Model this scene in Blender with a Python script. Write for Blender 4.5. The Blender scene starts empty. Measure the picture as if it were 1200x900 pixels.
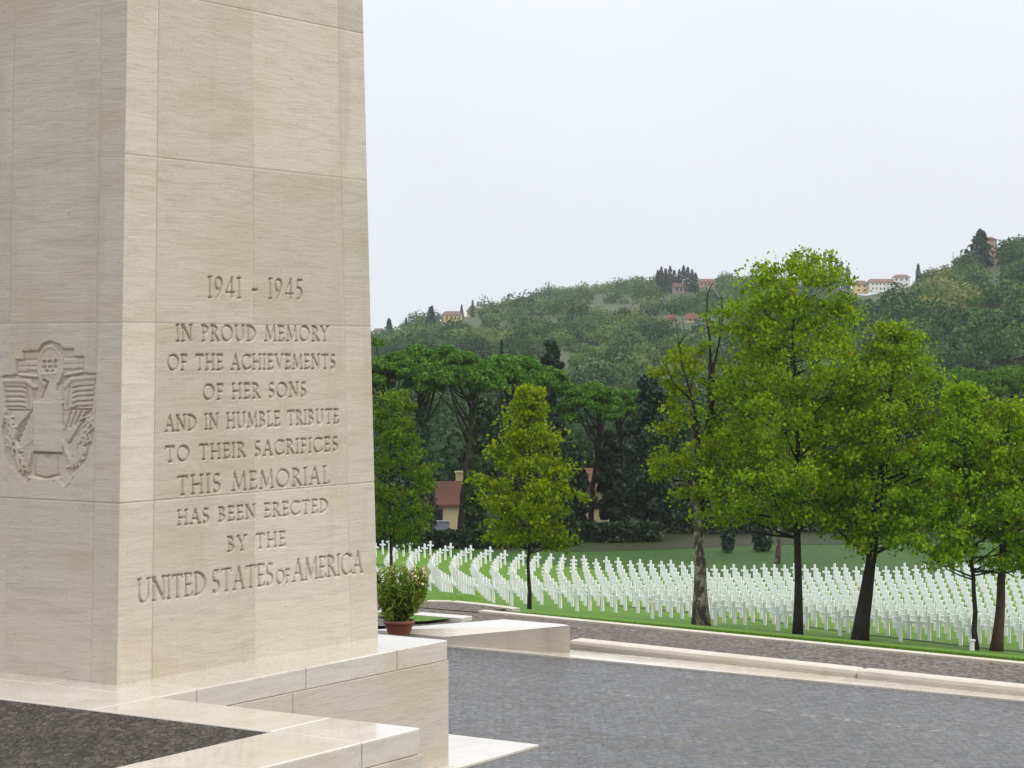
import bpy, math, random
import numpy as np
from mathutils import Vector, Matrix
R = math.radians
rng = np.random.default_rng(7)
random.seed(7)
sc = bpy.context.scene
COL = sc.collection

# ------------------------------------------------------------------ camera, sky, sun, exposure
F = 2541.0            # focal length in photo pixels (photo 1200 wide)
HOR = 412.0           # horizon row in the photo
H = 2.88              # eye height over the platform top (z = 0)
cam_d = bpy.data.cameras.new('camera'); cam = bpy.data.objects.new('camera', cam_d); COL.objects.link(cam)
PITCH = math.atan((450 - HOR) / F)
cam.location = (0, 0, H); cam.rotation_euler = (R(90) - PITCH, 0, 0)
cam_d.sensor_width = 36; cam_d.lens = 36 * F / 1200; cam_d.clip_start = 0.1; cam_d.clip_end = 8000
sc.camera = cam
SUN_DIR = Vector((0.80, -0.34, 0.95)).normalized()
w = bpy.data.worlds.new('World'); sc.world = w; w.use_nodes = True
nt = w.node_tree; nt.nodes.clear()
def N(nt, t, **k):
    n = nt.nodes.new(t)
    for a, b in k.items():
        if a == 'inp':
            for i, v in b.items(): n.inputs[i].default_value = v
        else: setattr(n, a, b)
    return n
sky = N(nt, 'ShaderNodeTexSky', sky_type='NISHITA', sun_disc=False)
sky.sun_elevation = math.asin(SUN_DIR.z); sky.sun_rotation = math.atan2(SUN_DIR.x, SUN_DIR.y)
sky.air_density = 1.5; sky.dust_density = 6
tc = N(nt, 'ShaderNodeTexCoord'); sx = N(nt, 'ShaderNodeSeparateXYZ')
nt.links.new(tc.outputs['Generated'], sx.inputs[0])
mx = N(nt, 'ShaderNodeMath', operation='MAXIMUM', inp={1: 0.0}); nt.links.new(sx.outputs[2], mx.inputs[0])
pw = N(nt, 'ShaderNodeMath', operation='POWER', inp={1: 1.5}); nt.links.new(mx.outputs[0], pw.inputs[0])
ma = N(nt, 'ShaderNodeMath', operation='MULTIPLY_ADD', inp={1: 1.9, 2: 1.0}); nt.links.new(pw.outputs[0], ma.inputs[0])
cn = N(nt, 'ShaderNodeTexNoise', inp={'Scale': 1.7, 'Detail': 6.0, 'Roughness': 0.55}); nt.links.new(tc.outputs['Generated'], cn.inputs['Vector'])
cm = N(nt, 'ShaderNodeMapRange', inp={1: 0.3, 2: 0.7, 3: 0.925, 4: 1.055}); nt.links.new(cn.outputs[0], cm.inputs[0])
mm = N(nt, 'ShaderNodeMath', operation='MULTIPLY'); nt.links.new(ma.outputs[0], mm.inputs[0]); nt.links.new(cm.outputs[0], mm.inputs[1])
vm = N(nt, 'ShaderNodeVectorMath', operation='SCALE'); vm.inputs[0].default_value = (7.9, 8.2, 8.75)
nt.links.new(mm.outputs[0], vm.inputs['Scale'])
mix = N(nt, 'ShaderNodeMix', data_type='RGBA', inp={0: 0.93}); nt.links.new(sky.outputs[0], mix.inputs[6]); nt.links.new(vm.outputs[0], mix.inputs[7])
bg = N(nt, 'ShaderNodeBackground', inp={1: 0.1}); out = N(nt, 'ShaderNodeOutputWorld')
nt.links.new(mix.outputs[2], bg.inputs[0]); nt.links.new(bg.outputs[0], out.inputs[0])
sl = bpy.data.lights.new('sun', 'SUN'); sl.energy = 1.3; sl.angle = R(24); sl.color = (1, 0.96, 0.88)
so = bpy.data.objects.new('sun', sl); COL.objects.link(so); so.rotation_euler = SUN_DIR.to_track_quat('Z', 'Y').to_euler(); so.location = (40, -20, 60)
sc.view_settings.view_transform = 'Standard'; sc.view_settings.look = 'None'
sc.view_settings.exposure = 0.12; sc.view_settings.gamma = 1.0; sc.view_settings.use_curve_mapping = False
sc.render.engine = 'CYCLES'
cy = sc.cycles; cy.max_bounces = 6; cy.diffuse_bounces = 3; cy.glossy_bounces = 2; cy.transmission_bounces = 3
cy.volume_bounces = 1; cy.transparent_max_bounces = 4; cy.use_denoising = True; cy.sample_clamp_indirect = 6

# ------------------------------------------------------------------ helpers
def px(x, y, D):                       # point at forward distance D seen at photo pixel x, y
    xn = (x - 600) / F; yn = (450 - y) / F
    d = Vector((xn, math.cos(PITCH) + yn * math.sin(PITCH), -math.sin(PITCH) + yn * math.cos(PITCH)))
    return Vector((0, 0, H)) + d * (D / d.y)
def gp(x, y, z):                       # point on the level z seen at photo pixel x, y
    xn = (x - 600) / F; yn = (450 - y) / F
    d = Vector((xn, math.cos(PITCH) + yn * math.sin(PITCH), -math.sin(PITCH) + yn * math.cos(PITCH)))
    return Vector((0, 0, H)) + d * ((z - H) / d.z)
class MB:
    def __init__(s): s.v = []; s.f = []; s.m = []
    def add(s, vs, fs, mi=0):
        b = len(s.v); s.v += [tuple(v) for v in vs]; s.f += [tuple(i + b for i in f) for f in fs]; s.m += [mi] * len(fs)
        return s
    def box(s, c, size, rz=0, mi=0, bev=0):
        hx, hy, hz = [q / 2 for q in size]; M = Matrix.Rotation(rz, 3, 'Z'); c = Vector(c)
        vs = [c + M @ Vector((a * hx, b * hy, d * hz)) for d in (-1, 1) for a, b in ((-1, -1), (1, -1), (1, 1), (-1, 1))]
        return s.add(vs, [(3, 2, 1, 0), (4, 5, 6, 7), (0, 1, 5, 4), (1, 2, 6, 5), (2, 3, 7, 6), (3, 0, 4, 7)], mi)
    def prism(s, poly, z0, z1, mi=0):      # poly: plan points counter-clockwise; z1 may be a list
        n = len(poly); zt = z1 if hasattr(z1, '__len__') else [z1] * n
        vs = [(p[0], p[1], z0) for p in poly] + [(p[0], p[1], zt[i]) for i, p in enumerate(poly)]
        fs = [tuple(range(n - 1, -1, -1)), tuple(range(n, 2 * n))] + [(i, (i + 1) % n, n + (i + 1) % n, n + i) for i in range(n)]
        return s.add(vs, fs, mi)
    def tube(s, pts, rad, n=7, cap=True, mi=0):
        pts = [Vector(p) for p in pts]; vs = []
        for i, p in enumerate(pts):
            t = (pts[min(i + 1, len(pts) - 1)] - pts[max(i - 1, 0)]).normalized()
            a = t.orthogonal().normalized() if i == 0 else (a - t * a.dot(t)).normalized()
            b = t.cross(a); r = rad[i]
            vs += [p + (a * math.cos(q) + b * math.sin(q)) * r for q in [2 * math.pi * k / n for k in range(n)]]
        fs = [(i * n + k, i * n + (k + 1) % n, (i + 1) * n + (k + 1) % n, (i + 1) * n + k) for i in range(len(pts) - 1) for k in range(n)]
        if cap: fs += [tuple(range(n - 1, -1, -1)), tuple(range((len(pts) - 1) * n, len(pts) * n))]
        return s.add(vs, fs, mi)
    def lathe(s, prof, c=(0, 0, 0), n=20, mi=0):
        vs = [(c[0] + r * math.cos(2 * math.pi * k / n), c[1] + r * math.sin(2 * math.pi * k / n), c[2] + z) for r, z in prof for k in range(n)]
        fs = [(i * n + k, i * n + (k + 1) % n, (i + 1) * n + (k + 1) % n, (i + 1) * n + k) for i in range(len(prof) - 1) for k in range(n)]
        return s.add(vs, fs, mi)
    def build(s, name, mat, parent=None, smooth=False, bevel=0):
        me = bpy.data.meshes.new(name); me.from_pydata(s.v, [], s.f); me.update()
        return link(name, me, mat, parent, smooth, bevel, s.m)
def link(name, me, mat, parent=None, smooth=False, bevel=0, mi=None):
    o = bpy.data.objects.new(name, me); COL.objects.link(o)
    for m in (mat if isinstance(mat, (list, tuple)) else [mat]): me.materials.append(m)
    if mi is not None and any(mi): me.polygons.foreach_set('material_index', mi)
    if smooth: me.polygons.foreach_set('use_smooth', [True] * len(me.polygons))
    if bevel:
        b = o.modifiers.new('bevel', 'BEVEL'); b.width = bevel; b.segments = 2; b.limit_method = 'ANGLE'
    if parent:
        o.parent = parent; o.matrix_parent_inverse = Matrix.Translation(parent.location).inverted()
    return o
def tag(o, label=None, cat=None, group=None, kind=None):
    if label: o['label'] = label
    if cat: o['category'] = cat
    if group: o['group'] = group
    if kind: o['kind'] = kind
    return o
def empty(name, loc, label, cat, group=None):
    o = bpy.data.objects.new(name, None); COL.objects.link(o); o.location = loc; o.empty_display_size = 0.3
    return tag(o, label, cat, group)
def quads(name, V, mat, parent=None, tint=None, nper=4):     # V: (n*nper, 3) array of loose faces
    V = np.asarray(V, dtype=np.float32); n = len(V) // nper
    me = bpy.data.meshes.new(name); me.vertices.add(len(V)); me.vertices.foreach_set('co', V.ravel())
    me.loops.add(len(V)); me.loops.foreach_set('vertex_index', np.arange(len(V), dtype=np.int32))
    me.polygons.add(n); me.polygons.foreach_set('loop_start', np.arange(0, len(V), nper, dtype=np.int32))
    if tint is not None:
        a = me.attributes.new('tint', 'FLOAT', 'FACE'); a.data.foreach_set('value', np.asarray(tint, dtype=np.float32))
    me.update(calc_edges=True); me.validate()
    return link(name, me, mat, parent)
def gridmesh(name, P, mat, parent=None, attr=None, smooth=True):   # P: (nv, nu, 3) array of grid points
    nv, nu = P.shape[:2]; V = P.reshape(-1, 3).astype(np.float32)
    idx = np.arange(nv * nu, dtype=np.int32).reshape(nv, nu)
    q = np.stack([idx[:-1, :-1], idx[:-1, 1:], idx[1:, 1:], idx[1:, :-1]], -1).reshape(-1, 4); n = len(q)
    me = bpy.data.meshes.new(name); me.vertices.add(len(V)); me.vertices.foreach_set('co', V.ravel())
    me.loops.add(n * 4); me.loops.foreach_set('vertex_index', q.ravel())
    me.polygons.add(n); me.polygons.foreach_set('loop_start', np.arange(0, n * 4, 4, dtype=np.int32))
    for k, v in (attr or {}).items():
        a = me.attributes.new(k, 'FLOAT', 'POINT'); a.data.foreach_set('value', np.asarray(v, dtype=np.float32).ravel())
    me.update(calc_edges=True)
    return link(name, me, mat, parent, smooth)
def leaves(C, size, up=0.35, fold=0.18, outward=None, ow=0.0, asp=0.42, sv=0.3):
    C = np.asarray(C); n = len(C)
    nrm = rng.normal(size=(n, 3)); nrm /= np.linalg.norm(nrm, axis=1)[:, None]
    nrm[:, 2] = nrm[:, 2] * (1 - up) + up
    if outward is not None: nrm = nrm * (1 - ow) + outward * ow
    nrm /= np.linalg.norm(nrm, axis=1)[:, None] + 1e-9
    a = rng.normal(size=(n, 3)); a -= nrm * (a * nrm).sum(1)[:, None]; a /= np.linalg.norm(a, axis=1)[:, None] + 1e-9
    b = np.cross(nrm, a); s = (size * (1 + sv * rng.normal(size=n)).clip(0.4, 1.8))[:, None]
    V = np.stack([C - a * s * .5, C + b * s * asp + nrm * s * fold, C + a * s * .5, C - b * s * asp + nrm * s * fold], 1)
    return V.reshape(-1, 3)

# ------------------------------------------------------------------ materials
def mat(name):
    m = bpy.data.materials.new(name); m.use_nodes = True; t = m.node_tree
    return m, t, t.nodes['Principled BSDF']
def L(t, a, b): t.links.new(a, b)
def noise(t, vec, scale, detail=4, rough=.55, dist=0):
    n = N(t, 'ShaderNodeTexNoise', inp={'Scale': scale, 'Detail': detail, 'Roughness': rough, 'Distortion': dist})
    if vec is not None: L(t, vec, n.inputs['Vector'])
    return n.outputs[0]
def ramp(t, fac, stops):
    r = N(t, 'ShaderNodeValToRGB'); e = r.color_ramp.elements
    while len(e) < len(stops): e.new(0.5)
    for i, (p, c) in enumerate(stops):
        e[i].position = p; e[i].color = (c, c, c, 1) if not hasattr(c, '__len__') else (*c, 1)
    L(t, fac, r.inputs[0]); return r.outputs[0]
def mixc(t, fac, a, b, mode='MIX'):
    m = N(t, 'ShaderNodeMix', data_type='RGBA', blend_type=mode)
    for sck, v in ((m.inputs[0], fac), (m.inputs[6], a), (m.inputs[7], b)):
        if hasattr(v, 'is_linked'): L(t, v, sck)
        elif hasattr(v, '__len__'): sck.default_value = (*v, 1)
        else: sck.default_value = v
    return m.outputs[2]
def mapping(t, scale, coord='Object'):
    c = N(t, 'ShaderNodeTexCoord'); m = N(t, 'ShaderNodeMapping'); L(t, c.outputs[coord], m.inputs[0]); m.inputs['Scale'].default_value = scale
    return m.outputs[0]
def bump(t, b, h, dist, strength=1.0):
    n = N(t, 'ShaderNodeBump', inp={'Strength': strength, 'Distance': dist}); L(t, h, n.inputs['Height']); L(t, n.outputs[0], b.inputs['Normal'])
def plain(name, c, rough=.6, var=.12, scale=6, spec=.4):
    m, t, b = mat(name); v = mapping(t, (1, 1, 1))
    L(t, mixc(t, noise(t, v, scale, 5), tuple(q * (1 - var) for q in c), tuple(min(1, q * (1 + var)) for q in c)), b.inputs['Base Color'])
    b.inputs['Roughness'].default_value = rough; b.inputs['Specular IOR Level'].default_value = spec
    return m
def travertine(name, base, rough=.62, wet=False, attr=False):
    m, t, b = mat(name)
    def vec(scale):
        v = mapping(t, scale)
        if not attr: return v
        at0 = N(t, 'ShaderNodeAttribute', attribute_name='tone'); sc_ = N(t, 'ShaderNodeMath', operation='MULTIPLY', inp={1: 173.0}); L(t, at0.outputs['Fac'], sc_.inputs[0])
        ad = N(t, 'ShaderNodeVectorMath', operation='ADD'); L(t, v, ad.inputs[0]); L(t, sc_.outputs[0], ad.inputs[1]); return ad.outputs[0]
    n1 = noise(t, vec((.9, .9, 8)), 1.5, 7, .66, .9); n2 = noise(t, vec((2.6, 2.6, 30)), 1.5, 5, .65, .5); n3 = noise(t, vec((.6, .6, 1.7)), 1.3, 5); n4 = noise(t, mapping(t, (1, 1, 1)), 45, 3, .6)
    c1 = ramp(t, n1, [(.3, tuple(q * .87 for q in base)), (.5, base), (.72, tuple(q * 1.07 for q in base))])
    c2 = mixc(t, ramp(t, n2, [(.30, .40), (.48, 0.)]), c1, tuple(q * f for q, f in zip(base, (.70, .66, .60))))
    ochre = ramp(t, n3, [(.52, 0.), (.72, .52)])
    c3 = mixc(t, ochre, c2, tuple(q * f for q, f in zip(base, (.92, .80, .60))))
    pit = noise(t, vec((7, 7, 26)), 1.6, 3, .6)
    c4 = mixc(t, ramp(t, pit, [(.66, 0.), (.74, .6)]), c3, tuple(q * .45 for q in base))
    grain = ramp(t, n4, [(.3, .93), (.7, 1.05)])
    c5 = mixc(t, 1.0, c4, grain, 'MULTIPLY')
    if attr:
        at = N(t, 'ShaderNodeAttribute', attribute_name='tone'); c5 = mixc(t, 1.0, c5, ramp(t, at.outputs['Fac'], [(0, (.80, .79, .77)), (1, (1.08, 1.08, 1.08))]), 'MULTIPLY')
    rain = noise(t, mapping(t, (2.2, 2.2, .22)), 1.4, 5, .6)
    c5 = mixc(t, ramp(t, rain, [(.54, 0.), (.72, .35 if not wet else .15)]), c5, tuple(q * f for q, f in zip(base, (.68, .62, .54))))
    L(t, c5, b.inputs['Base Color'])
    if wet:
        L(t, ramp(t, noise(t, mapping(t, (1, 1, 1)), 2.3, 5, .6), [(.35, .12), (.65, .3)]), b.inputs['Roughness']); b.inputs['Specular IOR Level'].default_value = .5; b.inputs['Coat Weight'].default_value = .75; b.inputs['Coat Roughness'].default_value = .05
    else: b.inputs['Roughness'].default_value = rough; b.inputs['Specular IOR Level'].default_value = .3
    bump(t, b, n2, .004 if not wet else .00025)
    return m
M = {}
TR = (.535, .478, .395)
M['stone'] = travertine('travertine_face', TR, attr=True)
M['stone2'] = travertine('travertine_wall', tuple(q * .96 for q in TR))
M['wet'] = travertine('wet_travertine', (.58, .53, .45), wet=True)
M['marble'] = plain('white_marble', (.84, .82, .83), .5, .08, 1.2)
def cobbles(name, c0, c1, scale, rough, spec, joint, bumpd, stretch=(1, 1, 1), rv=.12):
    m, t, b = mat(name); v0 = mapping(t, stretch)
    v = N(t, 'ShaderNodeTexVoronoi', feature='DISTANCE_TO_EDGE', inp={'Scale': scale, 'Randomness': .75}); L(t, v0, v.inputs['Vector'])
    vc = N(t, 'ShaderNodeTexVoronoi', inp={'Scale': scale, 'Randomness': .75}); L(t, v0, vc.inputs['Vector'])
    sep = N(t, 'ShaderNodeSeparateColor'); L(t, vc.outputs['Color'], sep.inputs[0])
    big = noise(t, mapping(t, (1, 1, 1)), .35, 4)
    col = mixc(t, sep.outputs[0], c0, c1); col = mixc(t, ramp(t, big, [(.35, 0.), (.7, .5)]), col, c0)
    fine = noise(t, v0, scale * 2.4, 3, .6)
    col = mixc(t, ramp(t, fine, [(.36, .8), (.52, 0.)]), col, joint)
    j = ramp(t, v.outputs['Distance'], [(0.02, .8), (.12, 0.)])
    L(t, mixc(t, j, col, joint), b.inputs['Base Color'])
    rr = N(t, 'ShaderNodeMapRange', inp={1: .25, 2: .75, 3: rough - rv, 4: rough + rv}); L(t, noise(t, mapping(t, (1, 1, 1)), .55, 5), rr.inputs[0]); cr = N(t, 'ShaderNodeMath', operation='MULTIPLY_ADD', inp={1: .6, 2: -.26}); L(t, sep.outputs[2], cr.inputs[0])
    ra = N(t, 'ShaderNodeMath', operation='ADD', use_clamp=True); L(t, cr.outputs[0], ra.inputs[0]); L(t, rr.outputs[0], ra.inputs[1]); L(t, ra.outputs[0], b.inputs['Roughness'])
    b.inputs['Specular IOR Level'].default_value = spec
    hgt = N(t, 'ShaderNodeMath', operation='ADD'); L(t, ramp(t, v.outputs['Distance'], [(0, 0.), (.16, .35), (.5, .5)]), hgt.inputs[0])
    sc2 = N(t, 'ShaderNodeMath', operation='MULTIPLY_ADD', inp={1: 1.2}); L(t, fine, sc2.inputs[0]); L(t, sep.outputs[1], sc2.inputs[2]); L(t, sc2.outputs[0], hgt.inputs[1])
    bump(t, b, hgt.outputs[0], bumpd); return m
M['paving'] = cobbles('wet_cobbles', (.035, .037, .041), (.13, .132, .138), 13, .17, 1.0, (.012, .012, .013), .032, (.8, 1.1, 1), rv=.17)
M['inset'] = cobbles('brown_cobbles', (.042, .035, .027), (.125, .105, .080), 12, .58, .22, (.018, .015, .011), .02, (1.5, .7, 1))
def gravel():
    m, t, b = mat('gravel'); v0 = mapping(t, (1, 1, 1))
    v = N(t, 'ShaderNodeTexVoronoi', inp={'Scale': 20}); L(t, v0, v.inputs['Vector']); sep = N(t, 'ShaderNodeSeparateColor'); L(t, v.outputs['Color'], sep.inputs[0])
    c = ramp(t, sep.outputs[0], [(0, (.065, .055, .045)), (.5, (.125, .107, .09)), (1, (.21, .185, .158))])
    L(t, mixc(t, ramp(t, noise(t, v0, .6, 4), [(.4, 0.), (.7, .5)]), c, (.12, .098, .08)), b.inputs['Base Color'])
    b.inputs['Roughness'].default_value = .85; b.inputs['Specular IOR Level'].default_value = .15; bump(t, b, v.outputs['Distance'], .03); return m
M['gravel'] = gravel()
def lawn(name, a, bcol, dark, sc_=1.0):
    m, t, b = mat(name); v = mapping(t, (1, 1, 1))
    c = mixc(t, ramp(t, noise(t, v, .09 * sc_, 5), [(.35, 0.), (.65, 1.)]), a, bcol)
    c = mixc(t, ramp(t, noise(t, v, 1.3, 6, .7), [(.36, .9), (.62, 0.)]), c, dark)
    c = mixc(t, ramp(t, noise(t, v, 17, 4, .7), [(.40, .7), (.58, 0.)]), c, tuple(q * .7 for q in dark))
    c = mixc(t, ramp(t, noise(t, v, .35, 5, .65), [(.55, 0.), (.72, .5)]), c, tuple(min(1, q * f) for q, f in zip(bcol, (1.35, 1.05, 1.2))))
    L(t, c, b.inputs['Base Color']); b.inputs['Roughness'].default_value = .7; b.inputs['Specular IOR Level'].default_value = .15
    bump(t, b, noise(t, v, 9, 6, .8), .05, .8); return m
M['lawn'] = lawn('lawn_grass', (.095, .195, .012), (.135, .24, .016), (.07, .165, .010))
M['lawn_far'] = lawn('painted_shade_grass', (.032, .085, .008), (.048, .11, .010), (.024, .066, .007))  # darker copy of the lawn, shade under the trees painted into the colour
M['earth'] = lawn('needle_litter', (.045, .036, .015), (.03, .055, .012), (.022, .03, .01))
def foliage(name, stops, trans=.35, rough=.5, tint=False, spec=.3):
    m, t, b = mat(name); g = N(t, 'ShaderNodeNewGeometry')
    fac = g.outputs['Random Per Island']
    if tint:
        a = N(t, 'ShaderNodeAttribute', attribute_name='tint'); md = N(t, 'ShaderNodeMath', operation='MULTIPLY_ADD', inp={1: .07}); L(t, fac, md.inputs[0])
        L(t, a.outputs['Fac'], md.inputs[2]); fac = md.outputs[0]
    c = ramp(t, fac, stops); L(t, c, b.inputs['Base Color']); b.inputs['Roughness'].default_value = rough; b.inputs['Specular IOR Level'].default_value = spec
    if trans:
        tr = N(t, 'ShaderNodeBsdfTranslucent'); L(t, mixc(t, 1., c, (1.25, 1.3, .6), 'MULTIPLY'), tr.inputs[0]); ms = N(t, 'ShaderNodeMixShader', inp={0: trans})
        L(t, b.outputs[0], ms.inputs[1]); L(t, tr.outputs[0], ms.inputs[2]); L(t, ms.outputs[0], t.nodes['Material Output'].inputs[0])
    return m
M['leaf_light'] = foliage('leaf_light', [(0, (.085, .135, .003)), (.55, (.19, .26, .005)), (.9, (.29, .36, .01)), (1, (.34, .30, .01))], .42, spec=.12)
M['leaf_mid'] = foliage('leaf_mid', [(0, (.08, .145, .005)), (.55, (.185, .28, .008)), (.96, (.32, .41, .014)), (.985, (.24, .19, .008)), (1, (.22, .11, .01))], .42, spec=.12)
M['leaf_fresh'] = foliage('leaf_fresh', [(0, (.09, .185, .008)), (.55, (.19, .32, .013)), (.94, (.26, .39, .015)), (1, (.36, .32, .012))], .42, spec=.12)
M['leaf_dark'] = foliage('leaf_dark', [(0, (.04, .095, .006)), (.55, (.09, .17, .008)), (.90, (.16, .25, .012)), (.97, (.18, .13, .012)), (1, (.20, .09, .012))], .42, spec=.12)
M['leaf_oleander'] = foliage('leaf_oleander', [(0, (.06, .12, .014)), (.6, (.15, .22, .026)), (1, (.28, .31, .05))], .35, spec=.15)
M['needle'] = foliage('needles_pine', [(0, (.035, .095, .010)), (.6, (.07, .17, .016)), (1, (.13, .27, .026))], .25, spec=.1)
M['needle_dark'] = foliage('needles_dark', [(0, (.010, .024, .012)), (.7, (.018, .038, .018)), (1, (.03, .055, .022))], .12)
M['needle_brown'] = foliage('needles_brown', [(0, (.04, .05, .015)), (.6, (.07, .075, .02)), (1, (.11, .09, .03))], .2)
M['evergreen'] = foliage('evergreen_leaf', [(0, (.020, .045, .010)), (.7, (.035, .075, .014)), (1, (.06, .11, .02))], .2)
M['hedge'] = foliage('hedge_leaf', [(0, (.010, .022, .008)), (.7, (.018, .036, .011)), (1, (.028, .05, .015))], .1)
M['wood'] = foliage('wood_leaf', [(0, (.020, .046, .014)), (.22, (.038, .086, .020)), (.42, (.065, .125, .030)), (.6, (.11, .165, .040)), (.78, (.18, .20, .06)), (.9, (.22, .17, .05)), (1, (.28, .15, .045))], .2, tint=True, spec=.1)
M['blade'] = foliage('grass_blade', [(0, (.045, .11, .007)), (.6, (.075, .155, .010)), (1, (.13, .20, .022))], .3, spec=.1)
M['bark_dark'] = plain('bark_dark', (.034, .028, .022), .8, .45, 5, .2)
M['bark_red'] = plain('bark_red', (.075, .042, .030), .8, .4, 5, .2)
M['bark_pale'] = plain('bark_pale', (.20, .18, .14), .8, .4, 3, .2)
def plane_bark():
    m, t, b = mat('bark_mottled'); n = noise(t, mapping(t, (1, 1, .5)), 3.0, 6, .62, .6); n2 = noise(t, mapping(t, (1, 1, .4)), 9, 5)
    c = ramp(t, n, [(.0, (.025, .018, .012)), (.52, (.065, .045, .028)), (.55, (.26, .23, .18)), (.60, (.38, .36, .31)), (.63, (.10, .07, .045)), (1, (.05, .035, .02))])
    L(t, mixc(t, ramp(t, n2, [(.3, .5), (.6, 0.)]), c, (.05, .04, .03)), b.inputs['Base Color']); b.inputs['Roughness'].default_value = .75; bump(t, b, n2, .06); return m
M['bark_mottled'] = plane_bark()
M['terracotta'] = plain('terracotta', (.19, .065, .038), .55, .2, 8)
M['soil'] = plain('soil', (.03, .022, .015), .9)
M['petal'] = plain('oleander_bloom', (.68, .52, .36), .6, .2, 30)
M['cream'] = plain('cream_plaster', (.56, .46, .27), .8, .08, 1)
M['yellow'] = plain('yellow_plaster', (.62, .46, .20), .8, .08, 1)
M['white'] = plain('white_plaster', (.70, .69, .65), .8, .06, 1)
M['pink'] = plain('pink_plaster', (.42, .27, .22), .8, .1, 1)
M['rubble'] = plain('rubble_stone', (.27, .22, .19), .85, .25, 2)
M['orange_tile'] = plain('orange_tile', (.32, .135, .085), .75, .25, 3)
M['roof_tile'] = plain('roof_tile', (.22, .12, .085), .8, .25, 2)
for k_ in ('bark_dark', 'bark_red', 'bark_pale'):
    t_n = M[k_].node_tree; bump(t_n, t_n.nodes['Principled BSDF'], noise(t_n, mapping(t_n, (1, 1, .22)), 11, 6, .7), .09)
for k_ in ('orange_tile', 'roof_tile'):
    t_n = M[k_].node_tree; wv = N(t_n, 'ShaderNodeTexWave', bands_direction='X', inp={'Scale': 4.5, 'Distortion': 1.5, 'Detail': 2.0}); L(t_n, mapping(t_n, (1, 1, 1)), wv.inputs['Vector'])
    bump(t_n, t_n.nodes['Principled BSDF'], wv.outputs['Fac'], .12)
M['glass'] = plain('dark_pane', (.02, .022, .025), .15, .1, 1, .6)
M['grey_metal'] = plain('grey_metal', (.22, .23, .26), .5, .1, 2)
M['shutter'] = plain('brown_shutter', (.10, .06, .04), .7)
M['field'] = lawn('hill_ground', (.032, .06, .014), (.085, .085, .028), (.026, .045, .010), .25)
M['dark_strip'] = plain('dark_ground', (.022, .03, .012), .8)

# ------------------------------------------------------------------ plan: memorial axes, levels, terrain
a_ = R(33.0); U = Vector((math.sin(a_), math.cos(a_), 0)); V_ = Vector((-math.cos(a_), math.sin(a_), 0)); NR = -V_; NL = -U
ZP = -1.25                                   # level of the paving below the platform
A = gp(137, 803, 0)
def uv(p): q = Vector((p[0] - A.x, p[1] - A.y, 0)); return q.dot(U), q.dot(V_)
def P(u, v, z=0): q = A + U * u + V_ * v; return Vector((q.x, q.y, z))
E0 = gp(669, 727, ZP); E1 = gp(1200, 779, ZP)
ED = (E1 - E0).normalized(); EN = Vector((-ED.y, ED.x, 0))
if EN.y < 0: EN = -EN
ALT = (gp(560, 718, ZP) - E0).dot(ED)        # where the path forks
DK = [0, 48, 50, 60, 77, 86, 100, 150, 330, 460]
DROP = [4.13, 11.3, 11.47, 12.35, 14.15, 14.55, 14.6, 14.5, 14.5, 14.5]
def smooth(t): t = min(1, max(0, t)); return t * t * (3 - 2 * t)
def terr(x, y):
    d = (x - E0.x) * EN.x + (y - E0.y) * EN.y; al = (x - E0.x) * ED.x + (y - E0.y) * ED.y
    d -= 1.8 * smooth((-.012 - x / max(y, 1)) / .006) * (1 - smooth((d - 2) / 9))
    return H - float(np.interp(max(d, 0), DK, DROP)) if d > 0 else ZP
def dist(x, y): return (x - E0.x) * EN.x + (y - E0.y) * EN.y
def onground(x, y, d0=70, d1=260):           # first terrain point under photo pixel x, y at a distance over d0
    lo = d0
    for D in np.arange(d0, d1, 1.0):
        p = px(x, y, D)
        if p.z <= terr(p.x, p.y): lo = D; break
    else: return px(x, y, d1)
    a, b = lo - 1, lo
    for _ in range(20):
        m = (a + b) / 2; p = px(x, y, m)
        if p.z <= terr(p.x, p.y): b = m
        else: a = m
    p = px(x, y, b); p.z = terr(p.x, p.y); return p
def standing(x, D):                          # ground point in photo column x at distance D
    p = px(x, 600, D); return Vector((p.x, p.y, terr(p.x, p.y)))

# lawn: one sheet in edge-aligned strips, near crop bright, beyond the graves grass with tree shade put into its colour and the needle litter
def strip(name, d0, d1, nd, m, dz=0.0, al0=-230, al1=260, nal=240):
    ds = np.linspace(d0, d1, nd); als = np.concatenate([np.linspace(al0, -12, 40), np.linspace(-11.5, 12, 70), np.linspace(13, al1, 60)])
    Pm = np.zeros((nd, len(als), 3))
    for i, d in enumerate(ds):
        for j, al in enumerate(als):
            q = E0 + ED * al + EN * d; Pm[i, j] = (q.x, q.y, terr(q.x, q.y) + dz)
    return tag(gridmesh(name, Pm, m), kind='structure')
strip('lawn', 0, 125, 126, M['lawn'])
def band(name, pts_near, pts_far, m, dz):
    Pm = np.array([[(*((a.lerp(b, t)).xy), terr(*((a.lerp(b, t)).xy)) + dz) for a, b in zip(pts_near, pts_far)] for t in np.linspace(0, 1, 24)])
    return tag(gridmesh(name, Pm, m), kind='structure')
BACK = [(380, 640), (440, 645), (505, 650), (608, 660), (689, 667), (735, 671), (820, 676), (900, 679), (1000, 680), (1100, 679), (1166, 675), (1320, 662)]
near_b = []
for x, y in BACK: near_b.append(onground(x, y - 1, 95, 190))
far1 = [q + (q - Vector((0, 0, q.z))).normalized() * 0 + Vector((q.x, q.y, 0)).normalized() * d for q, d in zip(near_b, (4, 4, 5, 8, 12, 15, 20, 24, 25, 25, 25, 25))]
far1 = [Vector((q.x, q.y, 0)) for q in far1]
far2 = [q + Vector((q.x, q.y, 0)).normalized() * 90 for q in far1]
xs = np.arange(380, 1321, 15)
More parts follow.
